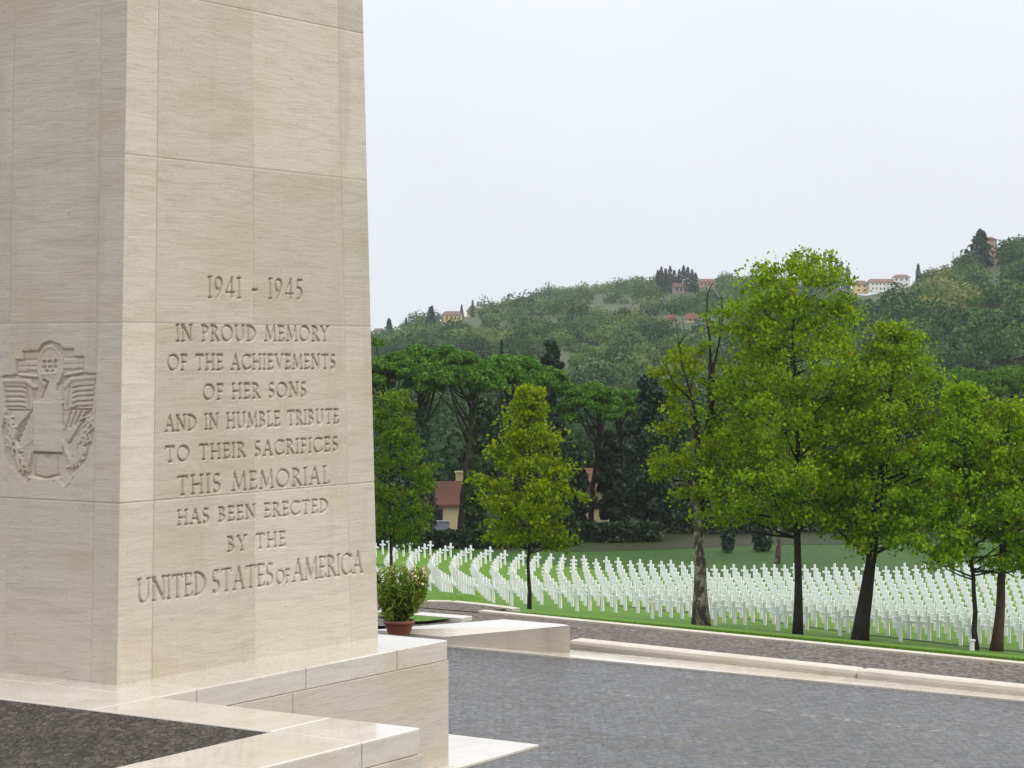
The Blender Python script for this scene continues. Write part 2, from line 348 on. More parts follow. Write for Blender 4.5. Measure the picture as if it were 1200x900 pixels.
def densify(pl): return [Vector((np.interp(x, [b[0] for b in BACK], [p.x for p in pl]), np.interp(x, [b[0] for b in BACK], [p.y for p in pl]), 0)) for x in xs]
band('painted_shade_lawn', densify(near_b), densify(far1), M['lawn_far'], .03)
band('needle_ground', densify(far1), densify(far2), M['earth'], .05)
mb = MB()
mb.add([(-3000, -600, -15.6), (3000, -600, -15.6), (3000, 4000, -15.6), (-3000, 4000, -15.6)], [(0, 1, 2, 3)])
tag(mb.build('ground', M['field']), kind='structure')

# ------------------------------------------------------------------ paving, strips, kerb, gravel
K0 = gp(669, 757.5, ZP); K1 = gp(1200, 815, ZP)          # foot of the kerb
S0 = gp(526, 757, ZP); S1 = gp(1200, 821.5, ZP)          # edge of the grey paving
def ext(p, q, t): return p + (q - p) * t
mb = MB(); KL = ext(K0, K1, -7); KR = ext(K0, K1, 4.0); SL = ext(S0, S1, -6); SR = ext(S0, S1, 4)
mb.add([(-60, -8, ZP - .02), (60, -8, ZP - .02), (SR.x, SR.y, ZP - .02), (SL.x, SL.y, ZP - .02)], [(0, 1, 2, 3)])
tag(mb.build('paving', M['paving']), kind='structure')
mb = MB(); G0 = ext(E0, E1, -8); G1 = ext(E0, E1, 5)
mb.add([Vector((KL.x, KL.y, ZP)), Vector((KR.x, KR.y, ZP)), Vector((G1.x, G1.y, ZP)), Vector((G0.x, G0.y, ZP))], [(0, 1, 2, 3)])
B1 = [gp(592, 714.2, ZP), gp(560, 710.2, ZP), gp(527, 707, ZP), gp(496, 706.5, ZP), gp(440, 702, ZP), gp(330, 694, ZP)]
e_ = ext(E0, E1, -.75)
mb2 = [gp(560, 718, ZP)] + B1
fork = [Vector((p.x, p.y, ZP + .012)) for p in mb2] + [Vector((G0.x * .3, G0.y + 0, ZP + .012))]
fork[-1] = gp(330, 699, ZP + .012)
mb.add(fork, [tuple(range(len(fork)))])
tag(mb.build('gravel_path', M['gravel']), kind='structure')
def bar(mb, p, q, wd, z0, z1, side=1, rnd=0):            # long slab from p to q, width wd to its far side
    d = (q - p).normalized(); n = Vector((-d.y, d.x, 0)) * side
    if n.y * side < 0: n = n
    return mb.prism([p, q, q + n * wd, p + n * wd] if side > 0 else [p + n * wd, q + n * wd, q, p], z0, z1)
def slabs(p, q, n, wd, z0, z1, name, m, gap=.008, bevel=.012):
    mb = MB()
    for i in range(n):
        a, b = ext(p, q, i / n), ext(p, q, (i + 1) / n); d = (b - a).normalized() * gap
        bar(mb, a + d, b - d, wd, z0, z1)
    return tag(mb.build(name, m, bevel=bevel), kind='structure')
slabs(gp(665, 759, ZP), KR, 6, .30, ZP - .1, ZP + .115, 'kerb', M['stone2'], .002, .055)
slabs(SL, SR, 100, .62, ZP - .1, ZP + .006, 'stone_strip', M['wet'], .004, .004)
e0 = gp(560, 718, ZP); slabs(e0, G1, 60, .16, ZP - .1, ZP + .035, 'edging', M['stone2'], .004, .006)
mb = MB()
for p, q in zip(B1[:-1], B1[1:]): bar(mb, q, p, .16, ZP - .1, ZP + .03)
bar(mb, gp(592, 714.2, ZP), gp(600, 715.5, ZP), .16, ZP - .1, ZP + .03)
tag(mb.build('path_edging', M['stone2']), kind='structure')
# grass patch with its kerb beside the potted shrub
mb = MB(); g = [gp(470, 733, ZP), gp(500, 731.5, ZP), gp(531, 728, ZP), gp(494, 725, ZP), gp(440, 722, ZP)]
mb.add([Vector((p.x, p.y, ZP + .05)) for p in g], [(0, 1, 2, 3, 4)]); tag(mb.build('grass_patch', M['lawn']), kind='structure')
mb = MB(); bar(mb, gp(440, 721.5, ZP), gp(541, 729.5, ZP), .3, ZP - .1, ZP + .07); tag(mb.build('patch_kerb', M['wet'], bevel=.01), kind='structure')
# blades of grass along the edging
n_ = 60000; al_ = rng.uniform((e0 - E0).dot(ED), 19, n_); dd_ = .17 + 9 * rng.random(n_) ** 1.6
bx = E0.x + ED.x * al_ + EN.x * dd_; by = E0.y + ED.y * al_ + EN.y * dd_; bz = np.array([terr(a, b) for a, b in zip(bx, by)]); hb = rng.uniform(.035, .085, n_); th0 = rng.uniform(0, 6.283, n_)
b0 = np.stack([bx, by, bz - .01], 1); dw = np.stack([np.cos(th0), np.sin(th0), 0 * th0], 1) * .009; tipv = np.stack([rng.normal(size=n_) * .025, rng.normal(size=n_) * .025, hb], 1)
tag(quads('grass', np.stack([b0 - dw, b0 + dw, b0 + tipv], 1).reshape(-1, 3), M['blade'], nper=3), 'short grass blades along the gravel edging', 'grass', kind='stuff')
# flat stone apron beyond the platform's wall
c = gp(632, 873, ZP); uu, vv = uv(c); mb = MB()
uq3 = uv(gp(525, 750, 0))
mb.prism([P(uu - 3.4, vv), P(uu, vv), P(uu, vv + 3.5), P(uu - 3.4, vv + 3.5)], ZP - .1, ZP + .004)
tag(mb.build('apron_slab', M['wet'], bevel=.003), kind='structure')
# thin dark strips across the graves
mb = MB(); dl = [(640, 694), (700, 703), (760, 710), (830, 717), (900, 728), (960, 737), (1020, 746), (1090, 756), (1150, 764), (1210, 772)]
def dark_line(pts, wd):
    ps = [onground(x, y, 70, 200) for x, y in pts]
    for p, q in zip(ps[:-1], ps[1:]):
        for i in range(6):
            a, b = p.lerp(q, i / 6), p.lerp(q, (i + 1) / 6)
            mb.add([(a.x, a.y, terr(a.x, a.y) + .02), (b.x, b.y, terr(b.x, b.y) + .02), (b.x, b.y + wd, terr(b.x, b.y + wd) + .02), (a.x, a.y + wd, terr(a.x, a.y + wd) + .02)], [(0, 1, 2, 3)])
dark_line([(900, 729), (960, 737), (1020, 745), (1090, 753), (1150, 760), (1210, 766)], .7)
dark_line([(700, 708), (760, 714), (830, 720), (900, 729)], .5)
dark_line([(440, 662), (480, 668), (520, 674), (560, 680)], .9)
tag(mb.build('dark_strips', M['dark_strip']), kind='structure')  # thin flat dark strips laid just above the grass

# ------------------------------------------------------------------ stone platform
plat = empty('stone_platform', P(2, -2, ZP), 'pale travertine platform with wet copings and brown cobbles round the pylon foot', 'platform')
q1 = uv(gp(485, 855, 0)); q2 = uv(gp(190, 815, 0)); q3 = uv(gp(525, 750, 0)); ins = uv(gp(318, 857, 0)); ins0 = uv(gp(0, 811, 0))
print('Q', q1, q2, q3, ins, ins0, uv(gp(443, 743, 0)), uv(gp(0, 787, 0)))
vA = q3[1]; u1 = (q1[0] + q2[0]) / 2; v1 = q1[1]; u3 = q3[0]; LV = 14.0; LU = -14.0
CT = .20                                                  # coping thickness
wall_poly = [P(LU, v1), P(u1, v1), P(u1, vA), P(u3, vA), P(u3, LV), P(LU, LV)]
mb = MB(); mb.prism(wall_poly, ZP - .3, -CT - .004); mb.build('wall', M['stone2'], plat)
iu, iv = ins
mb = MB(); mb.prism([P(LU, iv + .0), P(iu, iv), P(iu, LV - 1), P(LU, LV - 1)], -CT - .003, -.014); mb.build('cobble_inset', M['inset'], plat)
def coping(rects):
    mb = MB(); g_ = .004
    for (ua, ub, va, vb) in rects: mb.prism([P(ua + g_, va + g_), P(ub - g_, va + g_), P(ub - g_, vb - g_), P(ua + g_, vb - g_)], -CT, 0)
    return mb
rects = []
ue = np.linspace(iu - .0, u1, 2)
L1 = np.arange(iu, LU, -2.3)
for a, b in zip(L1[:-1], L1[1:]): rects.append((b, a, v1, iv))
rects.append((iu, u1, v1, iv))
L2 = np.concatenate([[iv, vA], vA + np.arange(1, 7) * 1.9])
for a, b in zip(L2[:-1], L2[1:]): rects.append((iu, u1, a, b))
L3 = [u1, u1 + (u3 - u1) * .12, u1 + (u3 - u1) * .47, u1 + (u3 - u1) * .80, u3]
for a, b in zip(L3[:-1], L3[1:]): rects.append((a, b, vA, vA + 1.3))
rects.append((u1, u3, vA + 1.3, LV))
coping(rects).build('coping', M['wet'], plat, bevel=.012)
# joints on the wall below the coping: thin raised courses of separate slabs
def facing(poly): MB().prism(poly, ZP - .05, -CT - .003).build('facing_slab', M['stone2'], plat, bevel=.003)
for a, b in ((u1, u1 + (u3 - u1) * .42), (u1 + (u3 - u1) * .42, u3 - .004)): facing([P(a + .003, vA - .012), P(b - .003, vA - .012), P(b - .003, vA + .1), P(a + .003, vA + .1)])
for a, b in ((u1, u1 - 1.1), (u1 - 1.1, u1 - 3.4), (u1 - 3.4, u1 - 6)): facing([P(b + .003, v1 - .012), P(a - .003, v1 - .012), P(a - .003, v1 + .1), P(b + .003, v1 + .1)])

# ------------------------------------------------------------------ sloping cheek wall beyond
wl = [gp(668, 766, ZP), gp(520, 756, ZP)]
blk = empty('cheek_wall', gp(600, 760, ZP), 'low travertine cheek wall with wet sloping top beside the grey paving', 'wall')
fr, fl = wl
def zat(p, y):                                            # height over plan point p of photo row y
    D = p.y; return px(600, y, D).z
rb = gp(668, 766, ZP); ztr = zat(rb, 733.5); ztl = zat(fl, 747)
back_r = gp(592, 726, ztr - .1); back_l = gp(478, 736, ztr - .16)
br = rb + Vector((-.3, 4.3, 0)); 
mb = MB()
pr = px(668, 733.5, rb.y); pl = px(520, 747, fl.y); 
bR = gp(660, 731.8, pr.z); bC = gp(590, 726, pr.z * .75 + pl.z * .25); bL = gp(480, 735, pl.z + .02); lL = gp(435, 738.5, pl.z)
top = [pl, pr, bR, bC, bL, lL]
poly = [Vector((p.x, p.y, 0)) for p in top]
mb.prism(poly, ZP - .1, [p.z for p in top])
mb.f[1:2] = []; mb.m.pop()
n = len(top); mb2 = MB(); mb2.add([Vector((p.x, p.y, p.z + .004)) for p in top], [tuple(range(n))])
mb.build('wall', M['stone2'], blk); mb2.build('coping', M['wet'], blk)

# ------------------------------------------------------------------ pylon
pyl = empty('memorial_pylon', P(1.5, 1.5, 0), 'tall travertine memorial pylon with carved inscription and eagle emblem', 'monument')
ZT = 6.9; TN = .026                                       # taper of the near edge along U
def rface(x, y):                                          # photo pixel to (p, z) on the inscribed face
    d = px(x, y, 10) - Vector((0, 0, H)); o = Vector((0, 0, H)) - A
    t = -(o.dot(NR)) / d.dot(NR); q = Vector((0, 0, H)) + d * t; return (q - A).dot(U), q.z
pb0, zb0 = rface(443, 743); pt0, zt0 = rface(425, 2); TF = (pb0 - pt0) / (zt0 - zb0); WU = pb0 + TF * zb0
print('pylon', WU, TF, zb0)
T_, t_ = .115, .062
def Ln(x0, y0, x1, y1, w): return [(x0, y0, x1, y1, w, w)]
def Arc(cx, cy, rx, ry, a0, a1, n=18, lo=t_, hi=T_):
    o = []
    for i in range(n):
        p, q = [R(a0 + (a1 - a0) * k / n) for k in (i, i + 1)]; m = (p + q) / 2; wd = lo + (hi - lo) * abs(math.cos(m - R(12))) ** 1.3
        o.append((cx + rx * math.cos(p), cy + ry * math.sin(p), cx + rx * math.cos(q), cy + ry * math.sin(q), wd, wd))
    return o
def Sf(x, y, h=.10): return [(x - h, y, x + h, y, .05, .05)]
def stem(x, y0=0.02, y1=.98, w=T_): return Ln(x, y0, x, y1, w) + Sf(x, .02) + Sf(x, .98)
def tick(x, y, dy): return [(x, y, x, y + dy, .05, .04)]
G = {
 'I': (.26, stem(.13)), '1': (.30, stem(.15)),
 'N': (.88, stem(.13, w=t_) + Ln(.13, .98, .76, .02, T_) + Ln(.76, .02, .76, .98, t_) + Sf(.76, .98)),
 'P': (.60, stem(.14) + Arc(.16, .735, .37, .245, 90, -90) + Ln(.14, .98, .2, .98, t_) + Ln(.14, .49, .2, .49, t_)),
 'R': (.70, stem(.14) + Arc(.16, .735, .35, .245, 90, -90) + Ln(.14, .49, .3, .49, t_) + Ln(.32, .48, .66, .02, T_) + Sf(.66, .02, .06)),
 'O': (1.0, Arc(.5, .5, .44, .47, 0, 360, 34)),
 'U': (.86, Ln(.14, .36, .14, .98, T_) + Sf(.14, .98) + Arc(.43, .34, .29, .32, 180, 360) + Ln(.72, .34, .72, .98, t_) + Sf(.72, .98)),
 'D': (.84, stem(.14) + Arc(.16, .5, .60, .47, 90, -90, 24)),
 'M': (1.02, Ln(.10, .02, .18, .98, t_) + Sf(.10, .02) + Ln(.18, .98, .51, .06, T_) + Ln(.51, .06, .84, .98, t_) + Ln(.84, .98, .92, .02, T_) + Sf(.92, .02)),
 'E': (.58, stem(.14) + Ln(.14, .97, .50, .97, t_) + Ln(.14, .51, .44, .51, t_) + Ln(.14, .03, .53, .03, t_) + tick(.5, .97, -.13) + tick(.53, .03, .13)),
 'F': (.54, stem(.14) + Ln(.14, .97, .50, .97, t_) + Ln(.14, .51, .44, .51, t_) + tick(.5, .97, -.13)),
 'L': (.56, stem(.14) + Ln(.14, .03, .53, .03, t_) + tick(.53, .03, .13)),
 'T': (.74, Ln(.37, .02, .37, .98, T_) + Sf(.37, .02) + Ln(.05, .97, .69, .97, t_) + tick(.05, .97, -.13) + tick(.69, .97, -.13)),
 'H': (.86, stem(.14) + stem(.72) + Ln(.14, .5, .72, .5, t_)),
 'A': (.84, Ln(.10, .02, .42, .99, t_) + Ln(.42, .99, .74, .02, T_) + Sf(.10, .02) + Sf(.74, .02) + Ln(.22, .36, .62, .36, t_)),
 'V': (.82, Ln(.10, .98, .42, .02, T_) + Ln(.42, .02, .73, .98, t_) + Sf(.10, .98) + Sf(.73, .98)),
 'Y': (.76, Ln(.38, .02, .38, .48, T_) + Sf(.38, .02) + Ln(.38, .48, .09, .98, T_) + Ln(.38, .48, .67, .98, t_) + Sf(.09, .98) + Sf(.67, .98)),
 'C': (.86, Arc(.5, .5, .44, .47, 42, 318, 28) + tick(.83, .80, .12) + tick(.83, .20, -.1)),
 'S': (.56, Arc(.28, .735, .19, .235, 40, 270, 18) + Arc(.28, .265, .21, .245, 90, -140, 18) + tick(.44, .86, .1) + tick(.10, .12, -.08)),
 'B': (.64, stem(.14) + Arc(.16, .745, .31, .235, 90, -90) + Arc(.16, .265, .37, .245, 90, -90)),
 '9': (.62, Arc(.31, .68, .22, .29, 0, 360, 24) + [(.53, .68, .42, .28, T_, T_), (.42, .28, .2, .02, .1, t_)]),
 '4': (.66, Ln(.46, .02, .46, .98, T_) + Ln(.46, .98, .05, .28, t_) + Ln(.05, .28, .63, .28, t_)),
 '5': (.56, Ln(.16, .95, .48, .95, T_) + Ln(.16, .95, .13, .56, t_) + Arc(.24, .30, .24, .28, 118, -110, 20)),
 '-': (.5, Ln(.08, .42, .42, .42, T_)), ' ': (.42, []),
}
LINES = [('1941 - 1945', 243.7, 356, 349, 351, 24), ('IN PROUD MEMORY', 206.7, 386.3, 400, 400, 18.4), ('OF THE ACHIEVEMENTS', 196.6, 394, 434.3, 432.3, 17.8),
 ('OF HER SONS', 238, 360, 469, 465, 17.8), ('AND IN HUMBLE TRIBUTE', 193.8, 397.9, 506, 496, 17.8), ('TO THEIR SACRIFICES', 193.8, 397.4, 542, 528.4, 17.6),
 ('THIS MEMORIAL', 207.5, 387.6, 580.9, 566.6, 21.5), ('HAS BEEN ERECTED', 208, 385.8, 616, 600, 16.8), ('BY THE', 266.4, 336, 647, 639.5, 17.4),
 ('UNITED STATES of AMERICA', 161, 425, 707.4, 671, 26.5)]
du = dz = .0075
nu = int(WU / du) + 1; nz = int(ZT / dz) + 1
zz = np.linspace(0, ZT, nz); fr_ = np.linspace(0, 1, nu)
PP = (TN * zz[:, None]) + fr_[None, :] * ((WU - (TN + TF) * zz)[:, None]); ZZ = np.repeat(zz[:, None], nu, 1)
HF = np.zeros_like(PP)
def carve(x0, y0, x1, y1, wd, depth):                     # V cut along one stroke
    m = wd * .5 + .01
    i0, i1 = np.searchsorted(zz, [min(y0, y1) - m, max(y0, y1) + m])
    pa = PP[(i0 + i1) // 2 if i1 < nz else nz - 1]; j0, j1 = np.searchsorted(pa, [min(x0, x1) - m - .02, max(x0, x1) + m + .02])
    if i1 <= i0 or j1 <= j0: return
    X, Y = PP[i0:i1, j0:j1], ZZ[i0:i1, j0:j1]; dx, dy = x1 - x0, y1 - y0; l2 = dx * dx + dy * dy + 1e-12
    t = np.clip(((X - x0) * dx + (Y - y0) * dy) / l2, 0, 1); d = np.hypot(X - x0 - t * dx, Y - y0 - t * dy)
    h = -np.clip((wd * .5 - d) / .006, 0, 1) * depth
    HF[i0:i1, j0:j1] = np.minimum(HF[i0:i1, j0:j1], h)
for txt, xl, xr, yl, yr, cap in LINES:
    p0, z0 = rface(xl, yl); p1, z1 = rface(xr, yr)
    ym = (yl + yr) / 2; xm = (xl + xr) / 2; ch = rface(xm, ym - cap)[1] - rface(xm, ym)[1]
    print(txt, 'z', round(z0, 3), round(z1, 3), 'cap', round(ch, 3), 'w', round(p1 - p0, 2))
    items = []; x = 0; small = False
    for ch_ in txt:
        sm = .62 if ch_ in 'of' else 1.0; g = G[ch_.upper()]
        if ch_ == ' ' and 'of' in txt: x += .30 if len(items) < 12 else .12
        else: items.append((x, sm, g[1])); x += g[0] * sm + (.17 if 'of' not in txt else .07)
    x -= .1; sxx = (p1 - p0) / x
    for (gx, sm, st) in items:
        for (a, b, c_, d_, w0, w1) in st:
            f = lambda q: p0 + (gx + q * sm) * sxx
            zb = lambda q: z0 + (z1 - z0) * ((gx + q * sm) / x)
            carve(f(a), zb(a) + b * ch * sm, f(c_), zb(c_) + d_ * ch * sm, max(w0 * ch * 1.2, .021) * (1 if sm == 1 else .85), .038)
# stone joints
rj = [rface(178, 760)[0] , rface(297, 300)[0], rface(411, 700)[0]]
VJ = [rj[0] / WU, (rj[1] - TN * 3.2) / (WU - (TN + TF) * 3.2), rj[2] / WU]
HJ = [rface(139, 590)[1], rface(145, 378)[1], rface(150, 181)[1], rface(150, -17)[1]]
print('joints', VJ, HJ)
def gr(d, wd): return -np.clip((wd * .5 - np.abs(d)) / .004, 0, 1) * .008
TONE = np.zeros_like(HF); FR = np.repeat(fr_[None, :], nz, 0)
ci = np.digitize(FR, VJ); ri = np.digitize(ZZ, HJ)
tn = rng.uniform(.25, .85, (6, 5)); tn[:, 0] += .25
TONE = tn[ri, ci]
for v in VJ:
    off = 0
    jm = gr((FR - v) * WU, .010)
    if v == VJ[1]: jm = jm * (ZZ > HJ[1])
    HF = np.minimum(HF, jm)
for z in HJ: HF = np.minimum(HF, gr(ZZ - z, .011))
Pm = np.array(A)[None, None, :] + PP[..., None] * np.array(U) + ZZ[..., None] * np.array((0, 0, 1)) + HF[..., None] * np.array(NR)
Pm[..., 2] = ZZ
o = gridmesh('inscribed_face', Pm, M['stone'], pyl, {'tone': TONE}, smooth=False)
o['label'] = 'pale pylon face with ten lines of incised capitals'

# emblem face
LW = 1.95; nq = int(LW / du) + 1; qq = np.linspace(0, LW, nq)
ZL = np.repeat(zz[:, None], nq, 1); QL = np.repeat(qq[None, :], nz, 0)
def lface(x, y):
    n = NL; d = px(x, y, 10) - Vector((0, 0, H)); c0 = Vector((0, 0, H)); t = 0
    for _ in range(4):
        z = (c0 + d * t).z if t else 2; pt = A + U * (TN * z); t = (pt - c0).dot(n) / d.dot(n)
    q = c0 + d * t; return (q - A).dot(V_), q.z
# affine map from face (q, z) to enlarged drawing units (573 x 900 drawing of x 0..140, y 380..600)
src = []; dst = []
for x, y in ((5, 400), (110, 400), (5, 570), (110, 570), (60, 480)):
    q, z = lface(x, y); src.append((q, z, 1)); dst.append((x * 4.0909, (y - 380) * 4.0909))
Af = np.linalg.lstsq(np.array(src), np.array(dst), rcond=None)[0]
EX = QL * Af[0, 0] + ZL * Af[1, 0] + Af[2, 0]; EY = QL * Af[0, 1] + ZL * Af[1, 1] + Af[2, 1]
def inpoly(poly):
    r = np.zeros(EX.shape, bool); n = len(poly); j = n - 1
    for i in range(n):
        (xi, yi), (xj, yj) = poly[i], poly[j]
        if yi != yj: r ^= ((yi > EY) != (yj > EY)) & (EX < (xj - xi) * (EY - yi) / (yj - yi) + xi)
        j = i
    return r
def segd(pts):
    d = np.full(EX.shape, 1e9)
    for (x0, y0), (x1, y1) in zip(pts[:-1], pts[1:]):
        dx, dy = x1 - x0, y1 - y0; t = np.clip(((EX - x0) * dx + (EY - y0) * dy) / (dx * dx + dy * dy + 1e-9), 0, 1)
        d = np.minimum(d, np.hypot(EX - x0 - t * dx, EY - y0 - t * dy))
    return d
HL = np.zeros_like(QL)
outer = [(8, 245), (75, 240), (75, 165), (110, 165), (110, 125), (185, 125), (200, 95), (240, 80), (285, 95), (300, 120), (355, 120), (355, 155), (400, 155), (402, 235), (460, 240), (440, 400), (450, 520), (420, 640), (370, 710), (310, 800), (280, 770), (240, 745), (150, 745), (128, 770), (60, 710), (20, 620), (5, 500), (25, 420)]
sunk = inpoly(outer); 
HL[sunk] = -.025
def raise_(mask, h): HL[mask] = h
def ridge(pts, wd, h, base=-.025): 
    d = segd(pts); m = d < wd; HL[m] = np.maximum(HL[m], base + h * np.sqrt(1 - (d[m] / wd) ** 2))
def groove(pts, wd, dep):
    d = segd(pts); m = d < wd; HL[m] = HL[m] - dep * (1 - d[m] / wd)
# stepped rays behind the star oval
raise_(inpoly([(115, 135), (180, 135), (180, 165), (115, 165)]), -.018); raise_(inpoly([(305, 130), (350, 130), (350, 160), (305, 160)]), -.018)
raise_(inpoly([(80, 175), (185, 175), (185, 222), (80, 222)]), -.012); raise_(inpoly([(300, 168), (396, 168), (396, 215), (300, 215)]), -.012)
groove([(85, 200), (180, 200)], 4, .012); groove([(305, 192), (392, 192)], 4, .012)
ridge([(90, 240), (180, 250)], 7, .03); ridge([(390, 230), (310, 245)], 7, .03)
ov = ((EX - 240) / 62) ** 2 + ((EY - 205) / 105) ** 2; raise_(ov < 1, -.006); m = (ov > .72) & (ov < 1); HL[m] = .006
for r_ in range(3):
    for c_ in range(3 if r_ < 2 else 2):
        m = np.hypot(EX - (212 + 27 * c_ + (13 if r_ == 2 else 0)), EY - (182 + 24 * r_)) < 10; HL[m] = -.026
# eagle head and neck
raise_(inpoly([(205, 245), (262, 238), (285, 300), (298, 372), (190, 372), (218, 290)]), -.004); groove([(228, 278), (198, 355)], 8, .035); groove([(278, 290), (272, 320)], 6, .03); m = np.hypot(EX - 212, EY - 270) < 9; HL[m] = -.04
ridge([(205, 240), (262, 236)], 8, .03, -.01)
# wings
wl_ = [(14, 262), (150, 262), (158, 385), (150, 410), (35, 408)]; wr_ = [(452, 258), (330, 262), (305, 300), (300, 410), (432, 405)]
for wpoly in (wl_, wr_): raise_(inpoly(wpoly), -.012)
ridge([(10, 268), (120, 270), (165, 300)], 11, .04, -.03); ridge([(456, 256), (340, 264), (312, 300)], 11, .04, -.03)
for k in range(5):
    y = 300 + k * 24; groove([(25, y), (100, y), (118, y + 8)], 4.5, .026); groove([(440, y - 4), (365, y), (345, y + 8)], 4.5, .026)
groove([(30, 411), (132, 411)], 5, .02); groove([(332, 408), (436, 408)], 5, .02); groove([(122, 285), (135, 400)], 4, .02); groove([(330, 300), (318, 400)], 4, .02)
# lower feathers
raise_(inpoly([(55, 418), (155, 418), (155, 560), (100, 600), (45, 470)]), -.020); raise_(inpoly([(300, 415), (425, 412), (380, 500), (330, 570), (300, 545)]), -.018)
for k in range(6): groove([(125 - 12 * k + 20, 420 + 28 * k), (75 - 4 * k, 500 + 18 * k)], 5, .03)
for k in range(4): groove([(335 + 24 * k, 420), (305 + 24 * k, 510 - 14 * k)], 5, .03)
groove([(420, 415), (325, 570)], 6, .03)
# shield
raise_(inpoly([(160, 378), (298, 378), (298, 612), (160, 612)]), .0); ridge([(162, 378), (298, 376)], 6, .012, .002)
raise_(inpoly([(155, 622), (280, 622), (275, 735), (160, 735)]), -.020); groove([(150, 618), (285, 618)], 7, .03); groove([(165, 640), (162, 720)], 4, .015); groove([(270, 640), (270, 720)], 4, .015)
groove([(160, 725), (215, 738), (275, 722)], 6, .03); ridge([(140, 738), (210, 752), (275, 742)], 9, .035)
m = np.hypot(EX - 225, EY - 640) < 12; HL[m] -= .008
ridge([(300, 560), (318, 610), (345, 668)], 10, .045); ridge([(305, 790), (345, 730), (400, 675)], 9, .045); ridge([(275, 760), (305, 792)], 14, .045); ridge([(50, 690), (120, 765)], 9, .045); ridge([(130, 690), (150, 610)], 6, .03)
# laurel and olive sprays
rs = random.Random(3)
for k in range(46):
    t = k / 45; cx_, cy_ = 38 + 75 * t ** 1.6 + rs.uniform(-22, 22), 450 + 260 * t + rs.uniform(-8, 8)
    ang = rs.uniform(-1.2, 1.2) + .9; l_ = rs.uniform(9, 17); ridge([(cx_ - math.cos(ang) * l_, cy_ - math.sin(ang) * l_), (cx_ + math.cos(ang) * l_, cy_ + math.sin(ang) * l_)], 5.5, .034)
for k in range(40):
    t = k / 39; cx_, cy_ = 428 - 75 * t ** 1.6 + rs.uniform(-24, 20), 440 + 240 * t + rs.uniform(-8, 8)
    ang = rs.uniform(-.9, .9) + 2.1; l_ = rs.uniform(10, 20); ridge([(cx_ - math.cos(ang) * l_, cy_ - math.sin(ang) * l_), (cx_ + math.cos(ang) * l_, cy_ + math.sin(ang) * l_)], 5, .034)
for k in range(5): ridge([(350 + 6 * k, 660), (370 + 9 * k, 570 + 6 * k)], 4.5, .034)
lj = lface(107, 780)[0]; HJL = [lface(130, 589)[1], lface(130, 380)[1]]
HL = np.where(sunk | (HL != 0), HL, 0)
for v in (lj,): HL = np.minimum(HL, gr(QL - v, .012))
lj2 = lface(15, 150)[0]; HL = np.where((ZL > HJ[1]), np.minimum(HL, gr(QL - lj2, .009)), HL)
for z in HJ[:2]: HL = np.where(sunk, HL, np.minimum(HL, gr(ZL - z, .010)))
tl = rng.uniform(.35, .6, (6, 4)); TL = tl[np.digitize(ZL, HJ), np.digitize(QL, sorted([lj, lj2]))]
Pm = np.array(A)[None, None, :] + QL[..., None] * np.array(V_) + (TN * ZL)[..., None] * np.array(U) + HL[..., None] * np.array(NL)
Pm[..., 2] = ZL
o = gridmesh('emblem_face', Pm[:, ::-1], M['stone'], pyl, {'tone': TL[:, ::-1]}, smooth=False)
o['label'] = 'shaded pylon face with carved eagle, shield and laurel emblem'
# core behind the two carved faces, and the shaft above the picture
mb = MB(); DV = 4.2
def ring(z, e=0): return [P(TN * z + e, e, z), P(WU - TF * z - .001, e, z), P(WU - TF * z - .001, DV, z), P(TN * z + e, DV, z)]
b0, b1 = ring(0, .055), ring(ZT, .055)
mb.add(b0 + b1, [(0, 1, 5, 4), (1, 2, 6, 5), (2, 3, 7, 6), (3, 0, 4, 7), (4, 5, 6, 7)])
mb.add([P(TN * 0, LW, 0), P(0, DV, 0), P(TN * ZT, DV, ZT), P(TN * ZT, LW, ZT)], [(0, 3, 2, 1)])
mb.add([P(WU, 0, 0), P(WU, .06, 0), P(WU - TF * ZT, .06, ZT), P(WU - TF * ZT, 0, ZT)], [(0, 1, 2, 3)])
c0, c1 = ring(ZT + .008), ring(18.0); mb.add(c0 + c1, [(0, 1, 5, 4), (1, 2, 6, 5), (2, 3, 7, 6), (3, 0, 4, 7), (4, 5, 6, 7), (3, 2, 1, 0)])
mb.build('shaft', M['stone2'], pyl)

